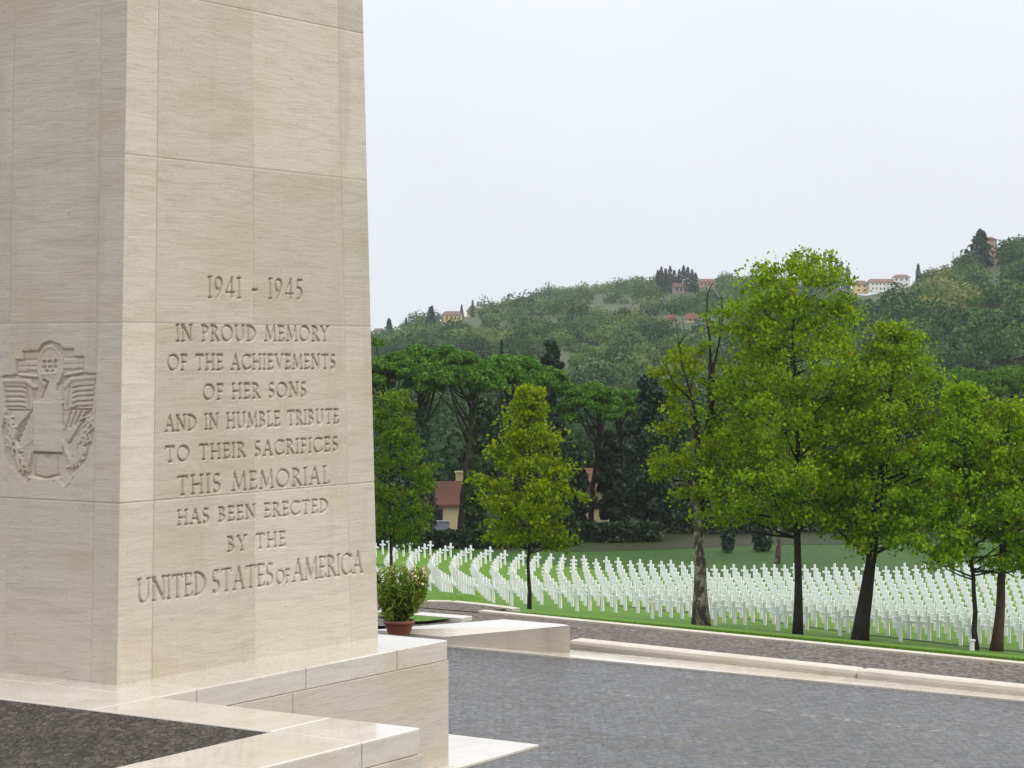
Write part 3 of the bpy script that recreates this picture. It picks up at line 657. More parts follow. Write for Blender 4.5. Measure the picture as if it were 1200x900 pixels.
# ------------------------------------------------------------------ potted oleander
pb = gp(467.5, 742.2, ZP + .12); SCL = 37 / F * pb.y
pot = empty('potted_oleander', pb, 'flowering oleander shrub in a terracotta pot behind the pylon', 'potted plant')
r = SCL / 2
MB().lathe([(r * .70, 0), (r * .74, .02), (r * .90, r * .55), (r * .94, r * .62), (r * 1.0, r * .63), (r * 1.02, r * .84), (r * .98, r * .86), (r * .9, r * .84), (r * .85, r * .6)], pb, 28).build('pot', M['terracotta'], pot, True)
MB().lathe([(r * .86, r * .7), (0.001, r * .74)], pb, 20).build('soil', M['soil'], pot)
mb = MB(); lc = []; fc = []
Hs = 70 / F * pb.y
for k in range(34):
    az = rng.uniform(0, 6.283); sp = rng.uniform(.1, 1) ** .7; hh = Hs * rng.uniform(.72, 1.0) * (1 - .16 * sp); ex = Vector((math.cos(az), math.sin(az), 0)) * sp * r * 2.0
    b = pb + Vector((math.cos(az) * r * .5 * sp, math.sin(az) * r * .5 * sp, r * .72)); e = pb + ex + Vector((0, 0, r * .72 + hh)); m_ = b.lerp(e, .5) + ex * .12 + Vector((0, 0, hh * .06))
    mb.tube([b, m_, e], [.010, .008, .004], 5)
    for q in range(70):
        t = rng.uniform(.08, 1.03); p = b.lerp(m_, t * 2) if t < .5 else m_.lerp(e, t * 2 - 1); lc.append(np.array(p) + rng.normal(size=3) * (.04, .04, .035))
    if rng.random() < .9:
        for q in range(5): fc.append(np.array(e) + rng.normal(size=3) * .03 + (0, 0, .02))
mb.build('stem', M['bark_dark'], pot)
quads('foliage', leaves(lc, .115, up=.1, asp=.14, fold=.04), M['leaf_oleander'], pot)
quads('blossom', leaves(fc, .045, asp=.5), M['petal'], pot)

# ------------------------------------------------------------------ grave crosses
def cross_mesh():
    w_, d_, h_, aw, ah, az = .058, .05, 1.03, .225, .054, .72
    prof = [(-w_ * 1.12, 0), (w_ * 1.12, 0), (w_, az - ah), (aw, az - ah * 1.08), (aw, az + ah * 1.08), (w_, az + ah), (w_ * 1.05, h_), (-w_ * 1.05, h_), (-w_, az + ah), (-aw, az + ah * 1.08), (-aw, az - ah * 1.08), (-w_, az - ah)]
    n = len(prof); vs = [(x, -d_, z) for x, z in prof] + [(x, d_, z) for x, z in prof]
    fs = [tuple(range(n)), tuple(range(2 * n - 1, n - 1, -1))] + [((i + 1) % n, i, n + i, n + (i + 1) % n) for i in range(n)]
    return vs, fs
cv, cf = cross_mesh()
def frontline(x): return float(np.interp(x, [430, 520, 560, 591, 689, 747, 845, 955, 1087, 1200, 1320], [694, 700.5, 704.5, 709.5, 717.5, 723.5, 734, 743, 755, 761, 770]))
KX = [430, 560, 640, 720, 850, 1000, 1100, 1320]
SH = {0.0: [0] * 8, .15: [-11, -11, -8, -6, -5, -5, -5, -5], .33: [-20, -20, -15, -12, -10, -10, -10, -10], .5: [-24, -24, -20, -17, -14, -15, -15, -15], .68: [-22, -22, -20, -21, -18, -20, -20, -20], .85: [-12, -13, -15, -24, -23, -25, -26, -26], 1.0: [6, 0, -7, -27, -28, -30, -31, -31]}
spots = []
k = 0; x0 = 400.0
while x0 < 1330:
    tb = float(np.interp(x0, [400, 520, 560, 640, 720, 900, 1100, 1330], [642, 651, 655, 663, 669, 678.5, 678, 660])); yf = frontline(x0)
    ks = sorted(SH); offs = [float(np.interp(x0, KX, SH[q])) for q in ks]
    ya = float(np.interp(x0, [430, 560, 640, 760, 1200], [2.7, 2.7, 4.8, 7.6, 8.6])); yb_ = float(np.interp(x0, [430, 560, 640, 760, 1200], [3.6, 3.4, 3.9, 4.6, 5.2]))
    y = yf - (k % 2) * ya * .5 * smooth((x0 - 600) / 150) - ya * (0, 0, .5, 0, 1.0, .25)[(k * 7) % 6] * (x0 > 620)
    while y > tb:
        t = (yf - y) / (yf - tb); x = x0 + float(np.interp(t, ks, offs)) + rng.normal() * .25; p = onground(x, y, 74, 190); spots.append((p.x, p.y)); y -= ya + (yb_ - ya) * t
    x0 += float(np.interp(x0, [400, 520, 640, 760, 1300], [26, 25.5, 18.5, 12.4, 11.4])); k += 1
for q in ((1087, 85), (560, 97), (1168, 81), (822, 88), (935, 86), (640, 141), (1000, 140)):
    p = standing(*q); print('d', q, round(dist(p.x, p.y), 1), 'y', round(HOR + (H - p.z) / q[1] * F, 1))
print('crosses', len(spots))
cme = bpy.data.meshes.new('grave_cross'); cme.from_pydata(cv, [], cf); cme.materials.append(M['marble'])
def pix(x, y, z):
    d = Vector((x, y, z - H)); f = Vector((0, math.cos(PITCH), -math.sin(PITCH))); u = Vector((0, math.sin(PITCH), math.cos(PITCH)))
    return 600 + F * d.x / d.dot(f), 450 - F * d.dot(u) / d.dot(f)
inview = [(math.hypot(x, y), x, y) for x, y in spots if 446 < pix(x, y, terr(x, y))[0] < 1206]
inview.sort(); near = [q[1:] for q in inview[:298]]; ns = set(near); rest = [q for q in spots if q not in ns]
for x, y in near:
    o = bpy.data.objects.new('grave_cross', cme); COL.objects.link(o); o.location = (x, y, terr(x, y) - .02)
    o.rotation_euler = (rng.normal() * .008, rng.normal() * .008, R(-24) + rng.normal() * .03)
    tag(o, 'white marble Latin cross among the nearer grave rows on the lawn', 'cross', 'white crosses in the nearer grave rows')
V0 = np.array(cv); allv = []; allf = []
for i, (x, y) in enumerate(rest):
    r_ = R(-24) + rng.normal() * .03; c_, s_ = math.cos(r_), math.sin(r_)
    v = V0.copy(); v[:, 0], v[:, 1] = V0[:, 0] * c_ - V0[:, 1] * s_, V0[:, 0] * s_ + V0[:, 1] * c_
    allv.append(v + (x, y, terr(x, y) - .02)); allf += [tuple(j + i * len(cv) for j in f) for f in cf]
me = bpy.data.meshes.new('far_crosses'); me.from_pydata(np.concatenate(allv).tolist(), [], allf)
tag(link('far_crosses', me, M['marble']), 'dense far rows of white crosses across the back of the lawn', 'crosses', kind='stuff')
# small white capped post beside the thin tree
p = standing(1139.5, 82); po = empty('white_post', p, 'small white post with a flat cap beside the thin tree', 'post')
MB().box(p + Vector((0, 0, .15)), (.17, .17, .42)).build('post', M['white'], po, bevel=.01)
MB().box(p + Vector((0, 0, .39)), (.24, .24, .06)).build('cap', M['white'], po, bevel=.01)

# ------------------------------------------------------------------ trees
def trunk_tube(mb, base, path, r0, r1, n=9, wob=.03, flare=1.25):
    k = 14; pts = []; rad = []
    for i in range(k + 1):
        t = i / k; p = Vector(base) + Vector((np.interp(t, [q[0] for q in path], [q[1] for q in path]), np.interp(t, [q[0] for q in path], [q[2] for q in path]), np.interp(t, [q[0] for q in path], [q[3] for q in path])))
        p += Vector((rng.normal() * wob, rng.normal() * wob, 0)) * (1 if 0 < i else 0); pts.append(p)
        rad.append((r0 + (r1 - r0) * t ** .8) * (1 + (flare - 1) * max(0, 1 - t * 9)) * (1 + rng.normal() * .03))
    pts[0].z -= .15; mb.tube(pts, rad, n); return pts, rad
LEAF_N, LEAF_S = 2.0, .57
def deciduous(name, label, x, D, h, prof, cb, r0, leafm, barkm, n_limb=46, n_leaf=11000, leaf=.2, lean=0, cat='tree', group=None, spread=.42, bare=None, center=0, seed=None, keep=None):
    base = standing(x, D); t = empty(name, base, label, cat, group); mb = MB()
    path = [(0, 0, 0, 0), (.35, lean * .45, 0, h * .35), (.7, lean * .8 + center * .5, 0, h * .7), (1, lean + center, 0, h * .97)]
    pts, rad = trunk_tube(mb, base, path, r0, .025, wob=.032)
    def trunk_at(z):
        tt = z / (h * .97); i = min(len(pts) - 2, max(0, int(tt * (len(pts) - 1)))); f = tt * (len(pts) - 1) - i; return pts[i].lerp(pts[i + 1], f), rad[i]
    pz = [q[0] for q in prof]; pr_ = [q[1] for q in prof]; cl = []; wts = []
    for i in range(n_limb):
        te = cb + (1 - cb) * ((i + .5) / n_limb) ** .9 + rng.normal() * .01; te = min(.995, te); az = i * 2.39996 + rng.normal() * .3
        rmax = float(np.interp(te, pz, pr_)) * rng.uniform(.55, 1.18); zs = max(cb * h * .86 + rng.uniform(0, .13) * h, te * h - rmax * rng.uniform(.45, .9)); b, rb_ = trunk_at(min(zs, h * .93))
        top_, _ = trunk_at(te * h * .97); e = Vector((top_.x + math.cos(az) * rmax, top_.y + math.sin(az) * rmax, base.z + te * h))
        m1 = b.lerp(e, .5) + Vector((math.cos(az), math.sin(az), 0)) * rmax * .10 + Vector((0, 0, -rmax * .05)); rr = min(rb_ * .5, .02 + rmax * .018)
        mb.tube([b, b.lerp(m1, .5) + Vector((0, 0, -.04)), m1, e], [rr, rr * .75, rr * .5, .008], 5)
        nt_ = max(3, int(2 + rmax * 2.6))
        for q in range(nt_):
            tt = rng.uniform(.3, 1.0) ** .65; p = b.lerp(m1, tt * 2) if tt < .5 else m1.lerp(e, tt * 2 - 1)
            off = Vector(rng.normal(size=3)) * (.16 + .20 * rmax * .5); off.z = abs(off.z) * .6 + .05; c = p + off
            if q % 2 == 0: mb.tube([p, p.lerp(c, .5) + Vector((0, 0, .03)), c], [.014, .010, .005], 4)
            cl.append(c); wts.append(1.0)
    cl = np.array(cl); keepi = rng.random(len(cl)) < (keep or 1.0); cl = cl[keepi] if keep else cl
    mb.build('trunk', barkm, t, True)
    n_leaf = int(n_leaf * LEAF_N); leaf *= LEAF_S
    idx = rng.integers(0, len(cl), n_leaf); sp_ = spread * (.32 + .55 * rng.random(len(cl)) ** 2)
    C = cl[idx] + rng.normal(size=(n_leaf, 3)) * sp_[idx][:, None] * (1, 1, .72)
    quads('crown', leaves(C, leaf, up=.4), leafm, t); return t, base
deciduous('young_plane_tree', 'slender light green tree alone in the grass among the left crosses', 620, 90.5, 9.2, [(.22, .8), (.30, 1.7), (.42, 2.15), (.55, 2.0), (.7, 1.45), (.85, .8), (1, .15)], .26, .085, M['leaf_light'], M['bark_dark'], 44, 7500, .25, spread=.34)
deciduous('young_plane_tree', 'dark green tree half hidden by the pylon edge above the potted shrub', 458, 110, 9.9, [(.18, 1.0), (.3, 1.9), (.5, 2.1), (.7, 1.9), (.85, 1.4), (1, .3)], .20, .09, M['leaf_dark'], M['bark_dark'], 40, 7500, .25, spread=.38)
deciduous('plane_tree', 'tallest leafy tree, on a straight dark trunk in front of the crosses', 935, 86, 15.0, [(.27, 1.8), (.34, 3.5), (.46, 4.2), (.60, 4.0), (.72, 3.4), (.85, 2.6), (.94, 1.8), (1, .8)], .27, .19, M['leaf_mid'], M['bark_dark'], 88, 20500, .23, spread=.42, center=-.25)
deciduous('plane_tree', 'broad tree on a thick grey trunk leaning right', 1008, 85, 12.3, [(.30, 1.5), (.42, 2.8), (.55, 3.2), (.7, 2.8), (.85, 1.9), (1, .3)], .30, .32, M['leaf_mid'], M['bark_dark'], 66, 13500, .23, lean=1.35, spread=.42)
deciduous('young_plane_tree', 'bright green tree on a thin dark trunk beside the white post', 1145, 82.5, 10.1, [(.28, 1.9), (.36, 2.9), (.5, 2.8), (.7, 2.1), (.86, 1.2), (1, .3)], .28, .11, M['leaf_fresh'], M['bark_dark'], 58, 11500, .22, lean=-.5, spread=.38)
deciduous('plane_tree', 'tree with a bare reddish brown trunk at the right picture edge', 1168, 82.5, 9.4, [(.42, .8), (.55, 2.1), (.75, 2.4), (.9, 1.6), (1, .4)], .44, .235, M['leaf_mid'], M['bark_red'], 42, 7000, .22, lean=.5, spread=.36)
deciduous('pale_trunk_tree', 'tree with a slim pale mottled trunk behind the last crosses', 911, 149, 11.5, [(.4, 1.5), (.6, 2.4), (.8, 1.9), (1, .3)], .42, .20, M['leaf_light'], M['bark_mottled'], 30, 4200, .3, lean=.5)
# old plane tree with broken dead top
t3, b3 = deciduous('old_plane_tree', 'old tree with a thick mottled trunk and bare dead top branches', 822, 88, 11.2, [(.40, 1.3), (.52, 1.9), (.66, 2.1), (.8, 1.7), (.93, 1.2), (1, .5)], .42, .34, M['leaf_light'], M['bark_mottled'], 28, 3300, .25, lean=-.2, spread=.36, center=-.3)
mb = MB(); s3 = 88 / F
def sp3(x, y, dy=0): return px(x, y, 88 + dy)
def limb(pts, r0, r1): 
    P_ = [sp3(x, y, dy) for x, y, dy in pts]; mb.tube(P_, list(np.linspace(r0, r1, len(P_))), 7)
limb([(824, 600, 0), (829, 540, .2), (832, 490, .2), (834, 455, .2), (833, 425, .2)], .20, .12); limb([(833, 440, .2), (832, 400, .1), (828, 370, .1), (829, 345, .1), (834, 333, .1), (841, 336, .3)], .055, .014)
limb([(833, 445, .2), (843, 400, .4), (847, 370, .3), (845, 348, .3), (838, 336, .3)], .045, .012); limb([(843, 400, .4), (844, 385, .5), (842, 360, .4)], .03, .012)
limb([(826, 560, 0), (812, 470, -.5), (800, 430, -.6), (795, 400, -.6), (792, 375, -.6)], .06, .012); limb([(795, 405, -.6), (803, 392, -.7), (799, 372, -.7)], .03, .01); limb([(812, 470, -.5), (790, 450, -.8), (775, 420, -.9)], .05, .012)
mb.build('dead_branch', M['bark_dark'], t3, True)
# drooping low branches of the thin tree are in its crown; umbrella pines
def pine(x, D, ytop, half, label, trunks=1, hgt=None, mat_='needle', flat=.42):
    D *= .985
    base = standing(x, D); top = px(x, ytop, D).z; h = top - base.z; t = empty('umbrella_pine', base, label, 'pine tree', 'umbrella pines'); mb = MB(); rc = half * D / F; th = rc * flat * 2
    pts, rad = trunk_tube(mb, base, [(0, 0, 0, 0), (.5, rng.normal() * .5, 0, h * .32), (1, rng.normal() * .9, 0, h - th * .9)], .25, .15, 8, .05, 1.2)
    C = []; O = []; ncl = int(46 * (rc / 4.2) ** 1.5) + 18
    for k in range(ncl):
        rr = math.sqrt((k + .5) / ncl); az = k * 2.39996 + rng.normal() * .2; zc = math.sqrt(max(0, 1 - rr * rr)) * th * .58 + rng.normal() * .32
        c = Vector((base.x + math.cos(az) * rr * rc * .93, base.y + math.sin(az) * rr * rc * .93, top - th * .78 + zc - .2)); s = rc * rng.uniform(.20, .30)
        if k % 4 == 0:
            st_ = pts[-1 - (k // 4) % 5]; mid = st_.lerp(c, .5) + Vector((0, 0, -.4)); mb.tube([st_, mid, c], [.11, .08, .03], 5)
        n = 340; d = rng.normal(size=(n, 3)); d /= np.linalg.norm(d, axis=1)[:, None]; d[:, 2] = np.where(d[:, 2] < -.2, -d[:, 2] * .6, d[:, 2])
        C.append(np.array(c) + d * (s * rng.uniform(.72, 1.08, n)[:, None]) * (1, 1, .72)); O.append(d)
    mb.build('trunk', M['bark_dark'], t, True)
    quads('crown', leaves(np.concatenate(C), .25, up=.25, outward=np.concatenate(O), ow=.45, asp=.30), M[mat_], t)
for i, (x, D, yt, hf, lb) in enumerate([
    (452, 172, 408, 42, 'umbrella pine standing furthest left, against the pylon edge'), (497, 178, 399, 52, 'umbrella pine with the highest dome left of the small house'),
    (538, 170, 404, 50, 'umbrella pine with a forked trunk in front of the small house'), (598, 176, 409, 46, 'umbrella pine behind the slender light green tree'),
    (640, 181, 428, 32, 'umbrella pine below the dark pointed conifer'), (692, 178, 446, 40, 'umbrella pine between the slender tree and the dark oak'), (738, 196, 452, 40, 'low umbrella pine behind the old tree'),
    (803, 192, 468, 34, 'umbrella pine whose dark trunk stands close behind the old mottled trunk'), (872, 198, 472, 36, 'umbrella pine behind the tallest tree'), (968, 200, 468, 36, 'umbrella pine seen between the tallest and the leaning tree'), (1024, 206, 470, 34, 'umbrella pine directly behind the leaning trunk'),
    (1070, 262, 440, 38, 'distant umbrella pine behind the leaning tree'), (1128, 255, 433, 44, 'distant umbrella pine with flat dark crown above the thin tree'), (1190, 250, 430, 46, 'distant umbrella pine at the right picture edge')]):
    pine(x, D, yt, hf, lb, flat=.72 if i < 11 else .45)
def cypress(x, D, ytop, half, label, ybase=None, name='cypress', m='needle_dark', shape=1.0, n=1500, leaf=None, group=None, base=None, ragged=.10):
    b = base or (standing(x, D) if ybase is None else px(x, ybase, D)); top = px(x, ytop, D).z; h = top - b.z; rc = half * D / F; t = empty(name, b, label, 'cypress' if 'cypress' in name else 'tree', group)
    MB().tube([b - Vector((0, 0, .2)), b + Vector((0, 0, h * .5)), b + Vector((0, 0, h * .92))], [rc * .2, rc * .12, .03], 6).build('trunk', M['bark_dark'], t, True)
    u = rng.random(n); z = .04 + .96 * u; prof_ = np.interp(z, [0, .08, .3, .6, .85, 1], [.55, .85, 1, .82, .45, .05]) if shape == 1 else np.interp(z, [0, .1, .5, 1], [.7, 1, .62, .04])
    lay = 1 + ragged * np.sin(z * 38 + rng.uniform(0, 6)) ; az = rng.uniform(0, 6.283, n); rr = rc * prof_ * lay * rng.uniform(.55, 1.06, n) * (1 + ragged * np.sin(az * 3 + z * 9))
    C = np.stack([b.x + np.cos(az) * rr, b.y + np.sin(az) * rr, b.z + z * h], 1); Od = np.stack([np.cos(az), np.sin(az), .5 + 0 * az], 1)
    quads('crown', leaves(C, leaf or max(.22, rc * .34), up=.1, outward=Od, ow=.5, asp=.3), M[m], t); return t
cypress(588, 186, 398, 6, 'small pointed cypress tip rising over the pine crowns')

cypress(622, 180, 418, 20, 'brownish conifer beside the dark pointed one', name='conifer', m='needle_brown', shape=1, n=2600, ragged=.2, leaf=.45)
cypress(495, 164, 478, 15, 'dark column of evergreen right of the half hidden tree', n=3000, name='evergreen_column')
cypress(853, 157, 596, 8, 'small clipped cypress right of the old trunk', group=None)
cypress(893, 158, 604, 11, 'broader small cypress left of the pale trunk')
def oak(x, D, ytop, half, label, m='evergreen', name='holm_oak', n=7500, group=None, low=.12, leaf=.32):
    D *= .985
    b = standing(x, D); h = px(x, ytop, D).z - b.z; rc = half * D / F; t = empty(name, b, label, 'tree', group)
    mb = MB(); mb.tube([b - Vector((0, 0, .2)), b + Vector((0, 0, h * .4)), b + Vector((rng.normal() * .3, 0, h * .75))], [.34, .25, .08], 7); C = []; O = []; k = 26
    for i in range(k):
        zc = low + (1 - low) * ((i + .5) / k); rr = rc * np.interp(zc, [0, .3, .6, .85, 1], [.75, 1, .95, .6, .12]) * rng.uniform(.45, .8); az = i * 2.4; c = np.array((b.x + math.cos(az) * rr, b.y + math.sin(az) * rr, b.z + zc * h * .93)); s = rc * rng.uniform(.28, .42)
        nn = n // k; d = rng.normal(size=(nn, 3)); d /= np.linalg.norm(d, axis=1)[:, None]; C.append(c + d * s * rng.uniform(.6, 1.08, nn)[:, None] * (1, 1, .85)); O.append(d)
        if i % 4 == 1: mb.tube([b + Vector((0, 0, h * .3)), Vector(c)], [.12, .04], 5)
    mb.build('trunk', M['bark_dark'], t, True); quads('crown', leaves(np.concatenate(C), leaf, up=.2, outward=np.concatenate(O), ow=.4), M[m], t)
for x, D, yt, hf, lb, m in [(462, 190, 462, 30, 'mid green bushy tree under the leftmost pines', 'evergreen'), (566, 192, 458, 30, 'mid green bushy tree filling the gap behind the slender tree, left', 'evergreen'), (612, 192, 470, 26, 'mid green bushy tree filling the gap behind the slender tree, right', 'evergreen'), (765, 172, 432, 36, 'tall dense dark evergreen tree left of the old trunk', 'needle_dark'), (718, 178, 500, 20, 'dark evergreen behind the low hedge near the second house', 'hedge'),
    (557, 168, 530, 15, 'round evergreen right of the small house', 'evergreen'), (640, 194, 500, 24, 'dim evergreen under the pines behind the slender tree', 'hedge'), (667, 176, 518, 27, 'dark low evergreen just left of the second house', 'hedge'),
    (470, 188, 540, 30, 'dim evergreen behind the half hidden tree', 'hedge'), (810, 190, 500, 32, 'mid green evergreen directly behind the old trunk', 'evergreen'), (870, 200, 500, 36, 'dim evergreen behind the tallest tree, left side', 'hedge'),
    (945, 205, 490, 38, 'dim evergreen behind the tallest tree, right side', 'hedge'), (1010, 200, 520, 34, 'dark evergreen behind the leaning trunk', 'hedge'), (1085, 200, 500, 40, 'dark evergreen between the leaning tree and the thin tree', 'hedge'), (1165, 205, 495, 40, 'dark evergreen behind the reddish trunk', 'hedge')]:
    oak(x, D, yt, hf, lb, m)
# clipped hedges under the pines
def hedge(label, pts, h, th, n):
    P_ = [standing(x, D) for x, D in pts]; t = empty('hedge', P_[0], label, 'hedge'); C = []; mb = MB()
    for a, b in zip(P_[:-1], P_[1:]):
        l = (b - a).length; nn = int(n * l / sum((q - p).length for p, q in zip(P_[:-1], P_[1:]))); tt = rng.random(nn); base = np.array(a)[None] + tt[:, None] * np.array(b - a)[None]
        C.append(base + np.stack([rng.uniform(-th, th, nn) * .5, rng.uniform(-th, th, nn) * .5, rng.random(nn) ** .7 * h + .04 * np.sin(tt * 60)], 1))
        mb.tube([a - Vector((0, 0, .1)) , a + Vector((0, 0, h * .6))], [.06, .03], 5)
    mb.build('stem', M['bark_dark'], t); quads('foliage', leaves(np.concatenate(C), .26, up=.2), M['hedge'], t)
oak(647, 190, 385, 19, 'dark ragged pointed conifer above the pines', 'needle_dark', 'conifer', 4200, low=.25)
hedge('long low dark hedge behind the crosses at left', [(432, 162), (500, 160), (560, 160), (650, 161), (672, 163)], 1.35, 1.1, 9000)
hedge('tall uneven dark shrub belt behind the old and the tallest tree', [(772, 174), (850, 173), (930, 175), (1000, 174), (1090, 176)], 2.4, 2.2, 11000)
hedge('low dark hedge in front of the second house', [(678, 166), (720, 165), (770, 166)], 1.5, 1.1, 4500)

# ------------------------------------------------------------------ houses
def house(name, label, cat, pos, yaw, w_, d_, h, rh, wm, rm, wins=(), chim=None, hip=0.0, over=.35, group=None, detail=True):
    t = empty(name, pos, label, cat, group); M3 = Matrix.Rotation(yaw, 3, 'Z')
    def T(x, y, z): return pos + M3 @ Vector((x, y, z))
    mb = MB(); a, b = w_ / 2, d_ / 2
    mb.add([T(*q) for q in ((-a, -b, -1), (a, -b, -1), (a, b, -1), (-a, b, -1), (-a, -b, h), (a, -b, h), (a, b, h), (-a, b, h), (-a * (1 - hip), 0, h + rh * .97), (a * (1 - hip), 0, h + rh * .97))],
           [(0, 1, 5, 4), (1, 2, 6, 5), (2, 3, 7, 6), (3, 0, 4, 7), (4, 7, 8), (5, 9, 6), (4, 5, 9, 8), (6, 7, 8, 9)]); mb.build('wall', wm, t)
    mb = MB(); A2, B2 = a + over, b + over; zz_ = h - rh * over / b; th = .16; rx = a * (1 - hip) + (over if hip < .01 else 0)
    vs = [(-A2, -B2, zz_), (A2, -B2, zz_), (A2, B2, zz_), (-A2, B2, zz_), (-rx, 0, h + rh), (rx, 0, h + rh)]; vs = vs + [(x, y, z + th) for x, y, z in vs]
    mb.add([T(*q) for q in vs], [(6, 7, 11, 10), (8, 9, 10, 11), (6, 10, 9), (7, 8, 11), (1, 0, 4, 5), (3, 2, 5, 4), (0, 3, 4), (2, 1, 5), (0, 1, 7, 6), (1, 2, 8, 7), (2, 3, 9, 8), (3, 0, 6, 9)])
    rf = mb.build('roof', rm, t)
    if chim:
        mb = MB()
        mb.box(T(chim, b * .3, h + rh * .9), (.6, .6, rh * .9 + .6), yaw); mb.box(T(chim, b * .3, h + rh * 1.35 + .33), (.8, .8, .12), yaw); mb.build('chimney', wm, rf)
    for (wx, wz, ww, wh, side) in wins:
        if side == 0: c = (wx, -b - .03, wz); s = (ww, .06, wh); p = (wx, -b - .065, wz); ps = (ww * .72, .02, wh * .78)
        else: c = (side * (a + .03), wx, wz); s = (.06, ww, wh); p = (side * (a + .065), wx, wz); ps = (.02, ww * .72, wh * .78)
        f = MB().box(T(*c), s, yaw).build('window', M['shutter'] if detail else M['glass'], t)
        if detail: MB().box(T(*p), ps, yaw).build('pane', M['glass'], f)
    return t
p = standing(527, 177); house('small_house', 'small cream house with an orange tile roof behind the forked pine', 'house', p, R(8), 4.6, 4.5, 2.35, 1.5, M['cream'], M['orange_tile'], [(-1.2, 1.4, .8, 1.1, 0), (1.3, 1.2, .9, 1.0, 0)], .9)
p = standing(517, 171); b_ = empty('garden_box', p, 'grey metal utility box in front of the small cream house', 'utility box'); MB().box(p + Vector((0, 0, .55)), (1.3, .7, 1.25)).build('body', M['grey_metal'], b_, bevel=.02); MB().box(p + Vector((0, 0, 1.2)), (1.4, .8, .08)).build('lid', M['grey_metal'], b_)
p = standing(693, 186); house('small_house', 'pink and cream house seen through the trees left of the dark oak', 'house', p, R(-10), 3.2, 4, 3.0, 1.4, M['cream'], M['orange_tile'], [(-.9, 1.7, .7, 1.1, 0), (0.5, 1.7, .7, 1.1, 0)])

# ------------------------------------------------------------------ hills
RX1 = [-900, 200, 437, 480, 520, 560, 600, 640, 700, 760, 820, 870, 950, 1010, 1080, 1200, 2300]; RY1 = [400, 405, 396, 384, 377, 368, 360, 351, 343, 337, 333, 331, 338, 346, 354, 358, 360]
RX2 = [-900, 820, 950, 1000, 1060, 1100, 1130, 1160, 1200, 1300, 1600, 2300]; RY2 = [520, 470, 368, 347, 339, 334, 322, 314, 300, 275, 250, 245]
D1, D2, DB1, DB2 = 1500., 900., 430., 360.
def hz(xp, D):
    zb = H - 14.6
    def one(ry, Dr, Db):
        zr = H + (HOR - ry) / F * Dr
        t = (D - Db) / (Dr - Db)
        if t < 0: return zb - .8
        return zb + (zr - zb) * (t ** .85 if t < 1 else max(0., 1 - (t - 1) * 2.2))
    n = 3.5 * math.sin(xp * .013 + D * .006) * math.sin(D * .011 + xp * .004) * smooth((D - 450) / 300) * (1 - smooth((D - 1250) / 200))
    return max(one(float(np.interp(xp, RX1, RY1)), D1, DB1) + n, one(float(np.interp(xp, RX2, RY2)), D2, DB2) + n * .6)
xsG = np.arange(-700, 2101, 14); dsG = np.concatenate([np.arange(340, 1000, 16), np.arange(1000, 1950, 25)])
Pm = np.array([[((x - 600) / F * D, D, hz(x, D)) for x in xsG] for D in dsG]); tag(gridmesh('hills', Pm, M['field']), kind='structure')
def hill_at(x, y, d0=400, d1=1600):                        # hillside point seen at photo pixel x, y
    for D in np.arange(d0, d1, 4.0):
        if px(x, y, D).z <= hz(x, D): return px(x, y, D)
    return px(x, y, d1)
# woods: many crowns in one mass each
def wood(name, label, spots_, m):
    C = []; O = []; S = []; Tn = []
    for (x, y, z, rc, hh, tint, n) in spots_:
        d = rng.normal(size=(n, 3)); d /= np.linalg.norm(d, axis=1)[:, None]; d[:, 2] = np.where(d[:, 2] < -.1, -d[:, 2] * .5, d[:, 2])
        lob = 1 + .16 * np.sin(d[:, 0] * 5 + x) * np.sin(d[:, 1] * 5 + y)
        C.append(np.array((x, y, z + hh * .45)) + d * (rng.uniform(.78, 1.05, n) * lob)[:, None] * (rc, rc, hh * .55)); O.append(d); S.append(np.full(n, rc * .17)); Tn.append(np.full(n, tint))
        k = n // 4; q = rng.uniform(0, 6.283, k); C.append(np.stack([x + np.cos(q) * rc * .8, y + np.sin(q) * rc * .8, z + rng.random(k) * hh * .5], 1)); O.append(np.stack([np.cos(q), np.sin(q), .3 + 0 * q], 1)); S.append(np.full(k, rc * .28)); Tn.append(np.full(k, tint))
    C = np.concatenate(C); S = np.concatenate(S)
    o = quads(name, leaves(C, S, up=.2, outward=np.concatenate(O), ow=.5, asp=.45), m, tint=np.concatenate(Tn)); return tag(o, label, 'woods', kind='stuff')
def field_gap(x, y):                                       # meadows and terraces without trees on the slopes
    return ((x - 715) / 45) ** 2 + ((y - 364) / 7) ** 2 < 1 or ((x - 545) / 32) ** 2 + ((y - 384) / 5) ** 2 < 1 or ((x - 470) / 22) ** 2 + ((y - 393) / 4) ** 2 < 1 or ((x - 1165) / 40) ** 2 + ((y - 341) / 5) ** 2 < 1
CLEAR = [(990, 326, 1074, 374), (510, 362, 567, 392), (580, 364, 594, 386), (776, 370, 844, 400), (784, 330, 845, 358), (1144, 284, 1178, 336), (438, 385, 452, 398)]
sp = []
